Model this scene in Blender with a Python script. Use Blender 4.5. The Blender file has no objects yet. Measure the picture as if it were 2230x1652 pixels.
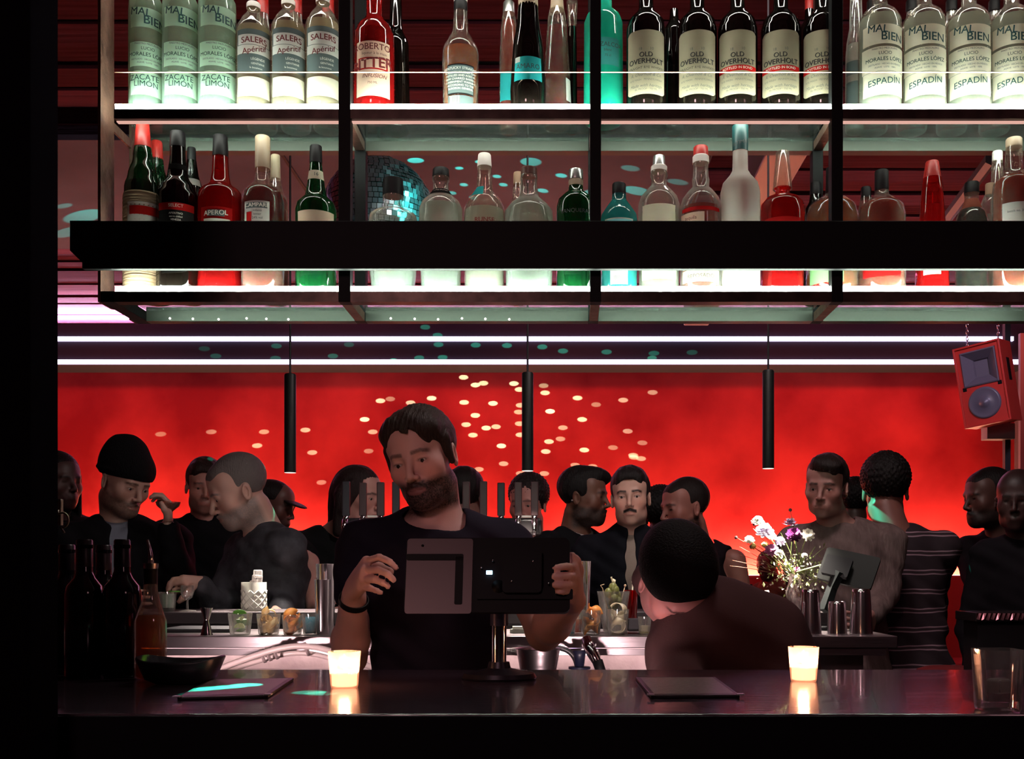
import bpy, math, random
import numpy as np
from math import pi, sin, cos, radians as RAD
random.seed(7); rng = np.random.RandomState(7)
sc = bpy.context.scene; COL = sc.collection

# ---------------------------------------------------------------- camera / world / exposure
F = 2230.0; VX = 1230.0; VY = 1245.0; CZ = 1.33       # focal length and vanishing point in photo pixels, eye height
cd = bpy.data.cameras.new('camera'); cam = bpy.data.objects.new('camera', cd); COL.objects.link(cam)
cam.location = (0, 0, CZ); cam.rotation_euler = (pi/2, 0, 0)
cd.sensor_fit = 'HORIZONTAL'; cd.sensor_width = 36; cd.lens = 36*F/2230
cd.shift_x = (1115-VX)/2230; cd.shift_y = (VY-826)/2230; cd.clip_start = 0.05; cd.clip_end = 60
sc.camera = cam
sc.view_settings.view_transform = 'Standard'; sc.view_settings.look = 'None'
sc.view_settings.exposure = 0.0; sc.view_settings.gamma = 1.0; sc.view_settings.use_curve_mapping = False
w = bpy.data.worlds.new('world'); sc.world = w; w.use_nodes = True
w.node_tree.nodes['Background'].inputs[0].default_value = (0.35, 0.12, 0.20, 1)
w.node_tree.nodes['Background'].inputs[1].default_value = 0.012
cy = sc.cycles; cy.use_denoising = True; cy.caustics_reflective = False; cy.caustics_refractive = False
cy.max_bounces = 8; cy.diffuse_bounces = 3; cy.glossy_bounces = 4; cy.transmission_bounces = 6; cy.transparent_max_bounces = 32
cy.sample_clamp_indirect = 4.0; cy.use_light_tree = True

def P(px, py, d): return np.array([(px-VX)/F*d, d, CZ-(py-VY)/F*d])
def on_plane(px, py, z):
    d = (CZ-z)*F/(py-VY); return P(px, py, d)

def lamp(name, kind, loc, power, color, **kw):
    l = bpy.data.lights.new(name, kind); l.energy = power; l.color = color
    for k, v in kw.items():
        if k not in ('aim', 'rot'): setattr(l, k, v)
    o = bpy.data.objects.new(name, l); COL.objects.link(o); o.location = loc
    if 'rot' in kw: o.rotation_euler = kw['rot']
    if 'aim' in kw:
        from mathutils import Vector
        dv = Vector(kw['aim'])-Vector(loc); o.rotation_euler = dv.to_track_quat('-Z', 'Y').to_euler()
    return o
# fill lamps added behind the camera to brighten the bartender and bar
lamp('house_lamp', 'AREA', (-0.9, -1.6, 2.9), 18, (1.0, 0.58, 0.60), size=0.5, aim=(0.0, 2.6, 1.3))
lamp('house_lamp', 'AREA', (2.2, -1.0, 2.9), 3.0, (1.0, 0.50, 0.55), size=0.5, aim=(0.6, 3.0, 1.3))
# fill lamp added overhead to brighten the counter and the customers
lamp('room_lamp', 'AREA', (0.6, 2.75, 3.4), 20, (1.0, 0.80, 0.78), size=0.4, aim=(0.6, 4.2, 1.0))

for x_ in (-.80, .10, .80):
    l_ = lamp('counter_spot', 'SPOT', (x_, 2.98, 3.35), 120 if x_ < .5 else 65, (1., .90, .82), aim=(x_, 3.16, 1.15), spot_size=RAD(15), spot_blend=.7, shadow_soft_size=.03); l_.scale = (2.6, 1, 1)
for x_ in (-.95, .05):
    lamp('under_bar_lamp', 'SPOT', (x_, 2.19, 1.03), 16, (1., .74, .74), aim=(x_+.12, 2.85, 1.09), spot_size=RAD(75), spot_blend=.8, shadow_soft_size=.03)
lamp('room_lamp', 'SPOT', (2.2, 4.2, 3.4), 90, (.85, .70, 1.0), aim=(2.62, 6.4, 2.5), spot_size=RAD(26), spot_blend=.6, shadow_soft_size=.1)  # spot added to brighten the red loudspeaker

# ---------------------------------------------------------------- materials
MATS = {}
def mat(name, col=(.5, .5, .5), rough=.5, metal=0., em=None, es=0., bump=0., bscale=60., mottle=0., mscale=8., mcol=None, spec=None, sss=0., vcol=False, stretch=(1, 1, 1), coat=0.):
    if name in MATS: return MATS[name]
    m = bpy.data.materials.new(name); m.use_nodes = True; nt = m.node_tree; N = nt.nodes; L = nt.links
    b = N['Principled BSDF']
    b.inputs['Base Color'].default_value = (*col, 1); b.inputs['Roughness'].default_value = rough; b.inputs['Metallic'].default_value = metal
    if spec is not None: b.inputs['Specular IOR Level'].default_value = spec
    if coat: b.inputs['Coat Weight'].default_value = coat
    if sss: b.inputs['Subsurface Weight'].default_value = sss; b.inputs['Subsurface Radius'].default_value = (.012, .004, .002); b.inputs['Subsurface Scale'].default_value = 1
    if em: b.inputs['Emission Color'].default_value = (*em, 1); b.inputs['Emission Strength'].default_value = es
    tc = N.new('ShaderNodeTexCoord'); mp = N.new('ShaderNodeMapping'); mp.inputs['Scale'].default_value = stretch; L.new(tc.outputs['Object'], mp.inputs['Vector'])
    src = None
    if vcol:
        at = N.new('ShaderNodeAttribute'); at.attribute_name = 'Col'; src = at.outputs['Color']
    if mottle or mcol:
        n = N.new('ShaderNodeTexNoise'); n.inputs['Scale'].default_value = mscale; n.inputs['Detail'].default_value = 6; L.new(mp.outputs['Vector'], n.inputs['Vector'])
        r = N.new('ShaderNodeValToRGB'); r.color_ramp.elements[0].position = .35; r.color_ramp.elements[1].position = .68
        a = mcol if mcol else tuple(c*(1-mottle) for c in col)
        r.color_ramp.elements[0].color = (*a, 1); r.color_ramp.elements[1].color = (*col, 1); L.new(n.outputs['Fac'], r.inputs['Fac'])
        if src is None: src = r.outputs['Color']
    if src is not None: L.new(src, b.inputs['Base Color'])
    if bump:
        n2 = N.new('ShaderNodeTexNoise'); n2.inputs['Scale'].default_value = bscale; n2.inputs['Detail'].default_value = 5; L.new(mp.outputs['Vector'], n2.inputs['Vector'])
        bp = N.new('ShaderNodeBump'); bp.inputs['Strength'].default_value = bump; bp.inputs['Distance'].default_value = .01
        L.new(n2.outputs['Fac'], bp.inputs['Height']); L.new(bp.outputs['Normal'], b.inputs['Normal'])
    MATS[name] = m; return m

def glow(name, col, s):
    if name in MATS: return MATS[name]
    m = bpy.data.materials.new(name); m.use_nodes = True; nt = m.node_tree; nt.nodes.clear()
    e = nt.nodes.new('ShaderNodeEmission'); e.inputs[0].default_value = (*col, 1); e.inputs[1].default_value = s
    o = nt.nodes.new('ShaderNodeOutputMaterial'); nt.links.new(e.outputs[0], o.inputs[0]); MATS[name] = m; return m

def clear(name, tint=(1, 1, 1), body=(.8, .9, .85), milk=.15, rough=.04, edge=.5, refl=.06):
    """thin clear glass or liquid: tinted see-through + a little scattering + rim reflection"""
    if name in MATS: return MATS[name]
    m = bpy.data.materials.new(name); m.use_nodes = True; nt = m.node_tree; N = nt.nodes; L = nt.links; N.clear()
    out = N.new('ShaderNodeOutputMaterial')
    t = N.new('ShaderNodeBsdfTransparent'); t.inputs[0].default_value = (*tint, 1)
    tr = N.new('ShaderNodeBsdfTranslucent'); tr.inputs[0].default_value = (*body, 1)
    df = N.new('ShaderNodeBsdfDiffuse'); df.inputs[0].default_value = (*body, 1)
    g = N.new('ShaderNodeBsdfGlossy'); g.inputs['Roughness'].default_value = rough
    m0 = N.new('ShaderNodeMixShader'); m0.inputs[0].default_value = .5; L.new(tr.outputs[0], m0.inputs[1]); L.new(df.outputs[0], m0.inputs[2])
    lw = N.new('ShaderNodeLayerWeight'); lw.inputs[0].default_value = .35
    # scattering grows towards the rim, where one looks through more glass
    ma = N.new('ShaderNodeMath'); ma.operation = 'MULTIPLY_ADD'; ma.inputs[1].default_value = edge; ma.inputs[2].default_value = milk; ma.use_clamp = True
    L.new(lw.outputs['Facing'], ma.inputs[0])
    m1 = N.new('ShaderNodeMixShader'); L.new(ma.outputs[0], m1.inputs[0]); L.new(t.outputs[0], m1.inputs[1]); L.new(m0.outputs[0], m1.inputs[2])
    mb = N.new('ShaderNodeMath'); mb.operation = 'MULTIPLY_ADD'; mb.inputs[1].default_value = .5; mb.inputs[2].default_value = refl; mb.use_clamp = True
    L.new(lw.outputs['Fresnel'], mb.inputs[0])
    m2 = N.new('ShaderNodeMixShader'); L.new(mb.outputs[0], m2.inputs[0]); L.new(m1.outputs[0], m2.inputs[1]); L.new(g.outputs[0], m2.inputs[2])
    L.new(m2.outputs[0], out.inputs[0]); MATS[name] = m; return m

# ---------------------------------------------------------------- object helpers
ORG = {}
def thing(name, label, cat, loc=(0, 0, 0), group=None, rot=(0, 0, 0)):
    o = bpy.data.objects.new(name, None); o.empty_display_size = .05; COL.objects.link(o)
    o.location = [float(c) for c in loc]; o.rotation_euler = rot
    o['label'] = label; o['category'] = cat
    if group: o['group'] = group
    ORG[o.name] = np.array(loc, float); return o
def tag(o, label, cat, group=None, kind=None):
    o['label'] = label; o['category'] = cat
    if group: o['group'] = group
    if kind: o['kind'] = kind
    return o
class G:
    def __init__(s): s.v = []; s.f = []
    def add(s, vs, fs):
        n = len(s.v); s.v += [tuple(float(c) for c in p) for p in vs]; s.f += [tuple(int(i)+n for i in f) for f in fs]; return s
    def box(s, lo, hi, R=None, c=None):
        x0, y0, z0 = lo; x1, y1, z1 = hi
        vs = np.array([(x0, y0, z0), (x1, y0, z0), (x1, y1, z0), (x0, y1, z0), (x0, y0, z1), (x1, y0, z1), (x1, y1, z1), (x0, y1, z1)], float)
        if R is not None: vs = vs@np.array(R).T
        if c is not None: vs = vs+np.array(c)
        return s.add(vs, [(0, 3, 2, 1), (4, 5, 6, 7), (0, 1, 5, 4), (1, 2, 6, 5), (2, 3, 7, 6), (3, 0, 4, 7)])
    def lathe(s, prof, c=(0, 0, 0), n=32, sx=1, sy=1, cap0=True, cap1=True, rotn=0, sq=0):
        vs = []; fs = []
        for (z, r) in prof:
            for i in range(n):
                a = 2*pi*i/n+rotn; k = 1
                if sq: k = 1/((abs(cos(a))**sq+abs(sin(a))**sq)**(1/sq))
                vs.append((c[0]+r*sx*k*cos(a), c[1]+r*sy*k*sin(a), c[2]+z))
        m = len(prof)
        for j in range(m-1):
            for i in range(n):
                i2 = (i+1) % n; fs.append((j*n+i, j*n+i2, (j+1)*n+i2, (j+1)*n+i))
        if cap0: fs.append(tuple(range(n-1, -1, -1)))
        if cap1: fs.append(tuple((m-1)*n+i for i in range(n)))
        return s.add(vs, fs)
    def tube(s, pts, r, n=8, caps=True):
        pts = [np.array(p, float) for p in pts]; m = len(pts)
        rs = r if hasattr(r, '__len__') else [r]*m
        vs = []; fs = []; up = None
        for i, p in enumerate(pts):
            t = pts[min(i+1, m-1)]-pts[max(i-1, 0)]; t = t/(np.linalg.norm(t)+1e-9)
            if up is None:
                a = np.array([0, 0, 1.]) if abs(t[2]) < .9 else np.array([1., 0, 0]); up = a
            u = up-t*np.dot(up, t); u /= (np.linalg.norm(u)+1e-9); up = u; w_ = np.cross(t, u)
            for k in range(n):
                a = 2*pi*k/n; vs.append(p+rs[i]*(cos(a)*u+sin(a)*w_))
        for j in range(m-1):
            for k in range(n):
                k2 = (k+1) % n; fs.append((j*n+k, (j+1)*n+k, (j+1)*n+k2, j*n+k2))
        if caps: fs.append(tuple(range(n))); fs.append(tuple((m-1)*n+k for k in range(n-1, -1, -1)))
        return s.add(vs, fs)
    def ball(s, c, r, n=12, m=8, R=None):
        r = np.array(r if hasattr(r, '__len__') else (r, r, r), float); vs = []; fs = []
        for j in range(m+1):
            th = pi*j/m
            for i in range(n):
                a = 2*pi*i/n; q = np.array([sin(th)*cos(a), sin(th)*sin(a), cos(th)])*r
                if R is not None: q = np.array(R)@q
                vs.append(np.array(c)+q)
        for j in range(m):
            for i in range(n):
                i2 = (i+1) % n; fs.append((j*n+i, (j+1)*n+i, (j+1)*n+i2, j*n+i2))
        return s.add(vs, fs)
    def prism(s, poly, y0, y1, R=None, c=(0, 0, 0)):
        """poly in x,z extruded along y"""
        n = len(poly); vs = [(x, y0, z) for x, z in poly]+[(x, y1, z) for x, z in poly]
        vs = np.array(vs, float)
        if R is not None: vs = vs@np.array(R).T
        vs = vs+np.array(c)
        return s.add(vs, [tuple(range(n)), tuple(range(2*n-1, n-1, -1))]+[(i, i+n, (i+1) % n+n, (i+1) % n) for i in range(n)])
def mk(name, g, m, parent=None, smooth=False, bev=0, local=False, seg=2, kind=None, col=None, auto=None):
    me = bpy.data.meshes.new(name)
    v = np.array(g.v, float).reshape(-1, 3)
    if parent is not None and not local: v = v-ORG[parent.name]
    me.from_pydata(v.tolist(), [], g.f); me.validate(); me.update()
    if smooth: me.shade_smooth()
    if auto: me.set_sharp_from_angle(angle=RAD(auto))
    if m is not None: me.materials.append(m)
    o = bpy.data.objects.new(name, me); COL.objects.link(o)
    if parent is not None:
        o.parent = parent; ORG[o.name] = ORG[parent.name]
    else: ORG[o.name] = np.zeros(3)
    if bev:
        b = o.modifiers.new('bevel', 'BEVEL'); b.width = bev; b.segments = seg; b.limit_method = 'ANGLE'
    if kind: o['kind'] = kind
    return o
def box(name, lo, hi, m, parent=None, bev=0, **k): return mk(name, G().box(lo, hi), m, parent, bev=bev, **k)
def struct(name, g, m, **k):
    o = mk(name, g, m, **k); o['kind'] = 'structure'; return o
def copy_tree(o, parent=None):
    c = o.copy(); COL.objects.link(c); c.parent = parent
    ORG[c.name] = ORG.get(o.name, np.zeros(3))
    for ch in [x for x in bpy.data.objects if x.parent == o]: copy_tree(ch, c)
    return c
def Rz(a): a = RAD(a); return np.array([[cos(a), -sin(a), 0], [sin(a), cos(a), 0], [0, 0, 1]])
def Rx(a): a = RAD(a); return np.array([[1, 0, 0], [0, cos(a), -sin(a)], [0, sin(a), cos(a)]])
def Ry(a): a = RAD(a); return np.array([[cos(a), 0, sin(a)], [0, 1, 0], [-sin(a), 0, cos(a)]])

# text as mesh triangles -------------------------------------------------
_TX = {}
def text_geo(s, shear=0., bold=0.):
    key = (s, shear, bold)
    if key in _TX: return _TX[key]
    cu = bpy.data.curves.new('t', 'FONT'); cu.body = s; cu.size = 1; cu.align_x = 'CENTER'; cu.align_y = 'CENTER'; cu.shear = shear; cu.resolution_u = 3
    o = bpy.data.objects.new('t', cu); COL.objects.link(o); bpy.context.view_layer.update()
    me = bpy.data.meshes.new_from_object(o.evaluated_get(bpy.context.evaluated_depsgraph_get()))
    vs = [(v.co.x, v.co.y) for v in me.vertices]; fs = [tuple(p.vertices) for p in me.polygons]
    bpy.data.objects.remove(o); bpy.data.curves.remove(cu); bpy.data.meshes.remove(me)
    if bold:
        n = len(vs); v0, f0 = list(vs), list(fs)
        for dx, dy in ((-bold, bold*.6), (bold, -bold*.6)): k = len(vs); vs = vs+[(x+dx, y+dy) for x, y in v0]; fs = fs+[tuple(i+k for i in f) for f in f0]
    _TX[key] = (vs, fs); return _TX[key]
# ---------------------------------------------------------------- implicit surfaces for bodies
class Sdf:
    def __init__(s): s.P = []
    def cap(s, a, b, ra, rb=None, k=.02, op=1):
        rb = ra if rb is None else rb; s.P.append(('c', np.array(a, float), np.array(b, float), ra, rb, k, op)); return s
    def ell(s, c, r, k=.02, op=1, R=None):
        s.P.append(('e', np.array(c, float), np.array(r, float), np.eye(3) if R is None else np.array(R), None, k, op)); return s
    def plane(s, c, n, k=.005):   # removes what lies on the side n points to
        n = np.array(n, float); s.P.append(('p', np.array(c, float), n/np.linalg.norm(n), None, None, k, 0)); return s
    def bounds(s):
        lo = np.full(3, 1e9); hi = -lo
        for p in s.P:
            if p[6] != 1: continue
            if p[0] == 'c':
                r = max(p[3], p[4]); a = np.minimum(p[1], p[2])-r; b = np.maximum(p[1], p[2])+r
            else:
                e = np.sqrt(((p[3]*p[2])**2).sum(1)); a = p[1]-e; b = p[1]+e
            lo = np.minimum(lo, a); hi = np.maximum(hi, b)
        return lo, hi
    def mesh(s, res, fine=None, disp=None, pad=.02):
        lo, hi = s.bounds(); lo = lo-pad; hi = hi+pad; ax = []
        for i in range(3):
            if fine is None: ax.append(np.arange(lo[i], hi[i]+res, res)); continue
            fl, fh, fr = fine[0][i], fine[1][i], fine[2]; q = [lo[i]]
            while q[-1] < hi[i]:
                x = q[-1]; dd = max(fl-x, x-fh, 0); q.append(x+min(res, fr+dd*.25))
            ax.append(np.array(q))
        X, Y, Z = ax; Fd = np.full((len(X), len(Y), len(Z)), 1., np.float32)
        for p in s.P:
            k = p[5]
            if p[0] == 'p':
                D = (X[:, None, None]-p[1][0])*p[2][0]+(Y[None, :, None]-p[1][1])*p[2][1]+(Z[None, None, :]-p[1][2])*p[2][2]
                h = np.maximum(k-abs(Fd-D), 0)/k; Fd = np.maximum(Fd, D)+h*h*k*.25; continue
            if p[0] == 'c':
                r = max(p[3], p[4]); a = np.minimum(p[1], p[2])-r; b = np.maximum(p[1], p[2])+r
            else:
                e = np.sqrt(((p[3]*p[2])**2).sum(1)); a = p[1]-e; b = p[1]+e
            m = k+.02
            sl = tuple(slice(max(0, np.searchsorted(ax[i], a[i]-m)-1), np.searchsorted(ax[i], b[i]+m)+1) for i in range(3))
            x = X[sl[0]][:, None, None]; y = Y[sl[1]][None, :, None]; z = Z[sl[2]][None, None, :]
            if x.size == 0 or y.size == 0 or z.size == 0: continue
            if p[0] == 'c':
                A = p[1]; ba = p[2]-A; L2 = ba@ba+1e-12
                t = np.clip(((x-A[0])*ba[0]+(y-A[1])*ba[1]+(z-A[2])*ba[2])/L2, 0, 1)
                D = np.sqrt((x-A[0]-t*ba[0])**2+(y-A[1]-t*ba[1])**2+(z-A[2]-t*ba[2])**2)-(p[3]+(p[4]-p[3])*t)
            else:
                C = p[1]; r = p[2]; R = p[3]; dx = x-C[0]; dy = y-C[1]; dz = z-C[2]
                u = (dx*R[0, 0]+dy*R[1, 0]+dz*R[2, 0]); v = (dx*R[0, 1]+dy*R[1, 1]+dz*R[2, 1]); w_ = (dx*R[0, 2]+dy*R[1, 2]+dz*R[2, 2])
                k0 = np.sqrt((u/r[0])**2+(v/r[1])**2+(w_/r[2])**2); k1 = np.sqrt((u/r[0]**2)**2+(v/r[1]**2)**2+(w_/r[2]**2)**2)+1e-9
                D = k0*(k0-1)/k1
            Fs = Fd[sl]
            if p[6] == 1:
                h = np.maximum(k-abs(Fs-D), 0)/k; Fd[sl] = np.minimum(Fs, D)-h*h*k*.25
            else:
                D = -D; h = np.maximum(k-abs(Fs-D), 0)/k; Fd[sl] = np.maximum(Fs, D)+h*h*k*.25
        if disp is not None: Fd = Fd+disp(X[:, None, None], Y[None, :, None], Z[None, None, :]).astype(np.float32)
        return nets(Fd, ax)
def nets(Fd, ax):
    S = Fd < 0
    c = [S[i:S.shape[0]-1+i, j:S.shape[1]-1+j, k:S.shape[2]-1+k] for i in (0, 1) for j in (0, 1) for k in (0, 1)]
    anyv = c[0].copy(); allv = c[0].copy()
    for q in c[1:]: anyv |= q; allv &= q
    act = anyv & ~allv; idx = np.argwhere(act); n = len(idx)
    vid = np.full(act.shape, -1, np.int64); vid[tuple(idx.T)] = np.arange(n)
    co = [(i, j, k) for i in (0, 1) for j in (0, 1) for k in (0, 1)]
    val = [Fd[idx[:, 0]+a, idx[:, 1]+b, idx[:, 2]+d] for a, b, d in co]
    acc = np.zeros((n, 3)); cnt = np.zeros(n)
    for e0 in range(8):
        for e1 in range(e0+1, 8):
            if sum(abs(co[e0][q]-co[e1][q]) for q in range(3)) != 1: continue
            a, b = val[e0], val[e1]; m = (a < 0) != (b < 0); t = np.where(m, a/(a-b+1e-20), 0)
            for q in range(3): acc[:, q] += np.where(m, co[e0][q]+t*(co[e1][q]-co[e0][q]), 0)
            cnt += m
    pos = idx+acc/np.maximum(cnt, 1)[:, None]
    V = np.stack([np.interp(pos[:, q], np.arange(len(ax[q])), ax[q]) for q in range(3)], 1)
    Q = []
    for d in range(3):
        u, v = (d+1) % 3, (d+2) % 3
        a = np.moveaxis(S, d, 0)[:-1]; b = np.moveaxis(S, d, 0)[1:]
        ch = np.moveaxis(a != b, 0, d); e = np.argwhere(ch)
        e = e[(e[:, u] > 0) & (e[:, v] > 0)]
        e = e[(e[:, u] < act.shape[u]) & (e[:, v] < act.shape[v])]
        s0 = S[tuple(e.T)]
        def cell(du, dv):
            f = e.copy(); f[:, u] -= du; f[:, v] -= dv; return vid[tuple(f.T)]
        q = np.stack([cell(0, 0), cell(1, 0), cell(1, 1), cell(0, 1)], 1)
        q[~s0] = q[~s0][:, ::-1]; Q.append(q)
    return V, np.concatenate(Q)
def mk_arr(name, V, Q, m, parent=None, cols=None):
    me = bpy.data.meshes.new(name); v = V-(ORG[parent.name] if parent is not None else 0)
    me.from_pydata(v.tolist(), [], Q.tolist()); me.update(); me.shade_smooth(); me.materials.append(m)
    if cols is not None:
        at = me.color_attributes.new('Col', 'FLOAT_COLOR', 'POINT')
        at.data.foreach_set('color', np.concatenate([cols, np.ones((len(cols), 1))], 1).astype(np.float32).ravel())
    o = bpy.data.objects.new(name, me); COL.objects.link(o)
    if parent is not None: o.parent = parent; ORG[o.name] = ORG[parent.name]
    return o

def nz(V, f, seed=0):
    return (np.sin(V[..., 0]*f+seed)*np.cos(V[..., 1]*f*1.3+2*seed)+np.sin(V[..., 2]*f*1.1+V[..., 0]*f*.7+3*seed))*.5
SKIN = mat('skin', vcol=True, rough=.5, sss=.15, bump=.05, bscale=300)
EYEW = mat('eye_white', (.55, .5, .48), .25); IRIS = mat('iris', (.02, .012, .008), .15)

def head_sdf(S, o, R, hs=1., moust=False, beard=False, lid=.0035, fine=True, smile=0):
    T = lambda x, y, z: o+R@(np.array([x, y, z])*hs)
    e = lambda c, r, k=.02, op=1, RR=None: S.ell(T(*c), np.array(r)*hs, k*hs, op, R if RR is None else R@RR)
    cp = lambda a, b, ra, rb=None, k=.01, op=1: S.cap(T(*a), T(*b), ra*hs, (ra if rb is None else rb)*hs, k*hs, op)
    e((0, .016, .036), (.075, .094, .084)); e((0, -.040, .040), (.062, .046, .055), .03)
    e((0, -.030, -.035), (.060, .058, .080), .03); e((0, -.036, -.080), (.048, .050, .036), .02)
    e((0, -.074, -.101), (.022, .016, .016), .022)
    for s in (-1, 1):
        e((s*.042, -.060, -.026), (.020, .018, .020), .03)
        e((s*.047, -.012, -.074), (.012, .028, .024), .025)      # jaw corner
        e((s*.0765, .008, -.014), (.008, .018, .030), .006, 1, Rx(-12)@Rz(s*20))
        e((s*.081, .004, -.012), (.004, .010, .018), .004, -1, Rx(-12)@Rz(s*20))
    cp((-.034, -.083, .017), (.034, -.083, .017), .009, k=.018)
    for s in (-1, 1): e((s*.031, -.098, -.002), (.017, .014, .012), .010, -1)
    for s in (-1, 1):
        e((s*.031, -.0775, -.002), (.0155, .0125, .0125), .006)
        e((s*.031, -.092, -.004), (.0125, .012, lid), .002, -1)
    cp((0, -.088, .010), (0, -.112, -.034), .0065, .0095, .014)
    for s in (-1, 1): e((s*.0115, -.100, -.039), (.0075, .009, .007), .006)
    for s in (-1, 1): e((s*.0065, -.106, -.047), (.003, .005, .003), .003, -1)
    e((0, -.083, -.068), (.030, .014, .022), .015)
    e((0, -.0955, -.0655), (.021, .0075, .0045), .005); e((0, -.0945, -.0745), (.018, .0080, .0055), .005)
    cp((-.023, -.098+.006, -.0698+smile), (0, -.105, -.0698), .0014, k=.002, op=-1); cp((.023, -.098+.006, -.0698+smile), (0, -.105, -.0698), .0014, k=.002, op=-1)
    if moust:
        for s in (-1, 1): cp((s*.002, -.100, -.057), (s*.026, -.088, -.068), .006, .003, .004)
    if beard: e((0, -.060, -.092), (.040, .034, .025), .02)
def head_cols(V, o, R, skin, hair, hs=1., brow=1, beard=0, moust=0, scalp=0, thick=.004, fade=0):
    L = ((V-o)@R)/hs; x, y, z = L[:, 0], L[:, 1], L[:, 2]; n = len(V)
    C = np.tile(np.array(skin, float), (n, 1)); C *= (1+.06*nz(V, 90, 1))[:, None]
    head = (z > -.16) & (abs(x) < .12) & (abs(y) < .15)
    def paint(mask, col, a=1.):
        m = np.clip(mask, 0, 1)*a*head; C[:] = C*(1-m[:, None])+np.array(col)*m[:, None]
    sm = lambda v, w_: np.clip(v/w_+.5, 0, 1)
    grain = .25+.7*np.random.RandomState(3).rand(n)
    # cheeks and nose a little redder
    paint(np.exp(-((abs(x)-.04)**2+(z+.03)**2)/.0006)*(y < -.03), np.array(skin)*[1.1, .75, .7], .5)
    lips = sm(1-((x/.024)**2+((z+.070)/.0095)**2), .3)*(y < -.080)
    if beard:
        bz = -.050-.020*np.exp(-(x/.02)**2)*0 + .25*(y+.03)*(y > -.03)
        front = sm(bz-z, .016)*sm(.030-y, .02)*sm(z+.135, .02)
        chk = sm(.0-(z+.035)-.55*(.05-abs(x))*(abs(x) < .05), .014)
        m = front*chk
        m = np.maximum(m, sm(.0255-abs(x), .008)*sm(-.049-z, .006)*(y < -.07)*(z > -.075))
        paint(m*np.clip(.62+.5*grain, 0, 1), hair, beard)
    paint(lips, np.array(skin)*[.80, .55, .55], .6)
    if moust:
        m = sm(.027-abs(x), .003)*sm(.0062-abs(z+.0575+.30*abs(x)*1.0-.002), .003)*(y < -.078)
        paint(m*np.clip(.9+.3*grain, 0, 1), hair, moust)
    if brow:
        ax_ = abs(x); zc = .0175+.10*(ax_-.012)-4.5*np.maximum(ax_-.036, 0)**1.0*.12
        m = sm(ax_-.011, .004)*sm(.050-ax_, .006)*sm(thick-abs(z-zc), .003)*(y < -.045)
        paint(m*np.clip(.8+.3*grain, 0, 1), hair, brow)
    if scalp:
        m = sm(z-(.030+.5*np.clip(-.02-y, 0, 1)), .012); m = np.maximum(m, sm(y-.0, .02)*sm(z+.035, .02))
        paint(m*np.clip(.8+.25*grain, 0, 1), hair, scalp)
    if fade: pass
    # darker lash line / eye rim
    paint(np.exp(-(((abs(x)-.031)/.013)**2+((z+.003)/.0042)**2)**2)*(y < -.06), (.03, .015, .012), .75)
    return np.clip(C, 0, 1)

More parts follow.
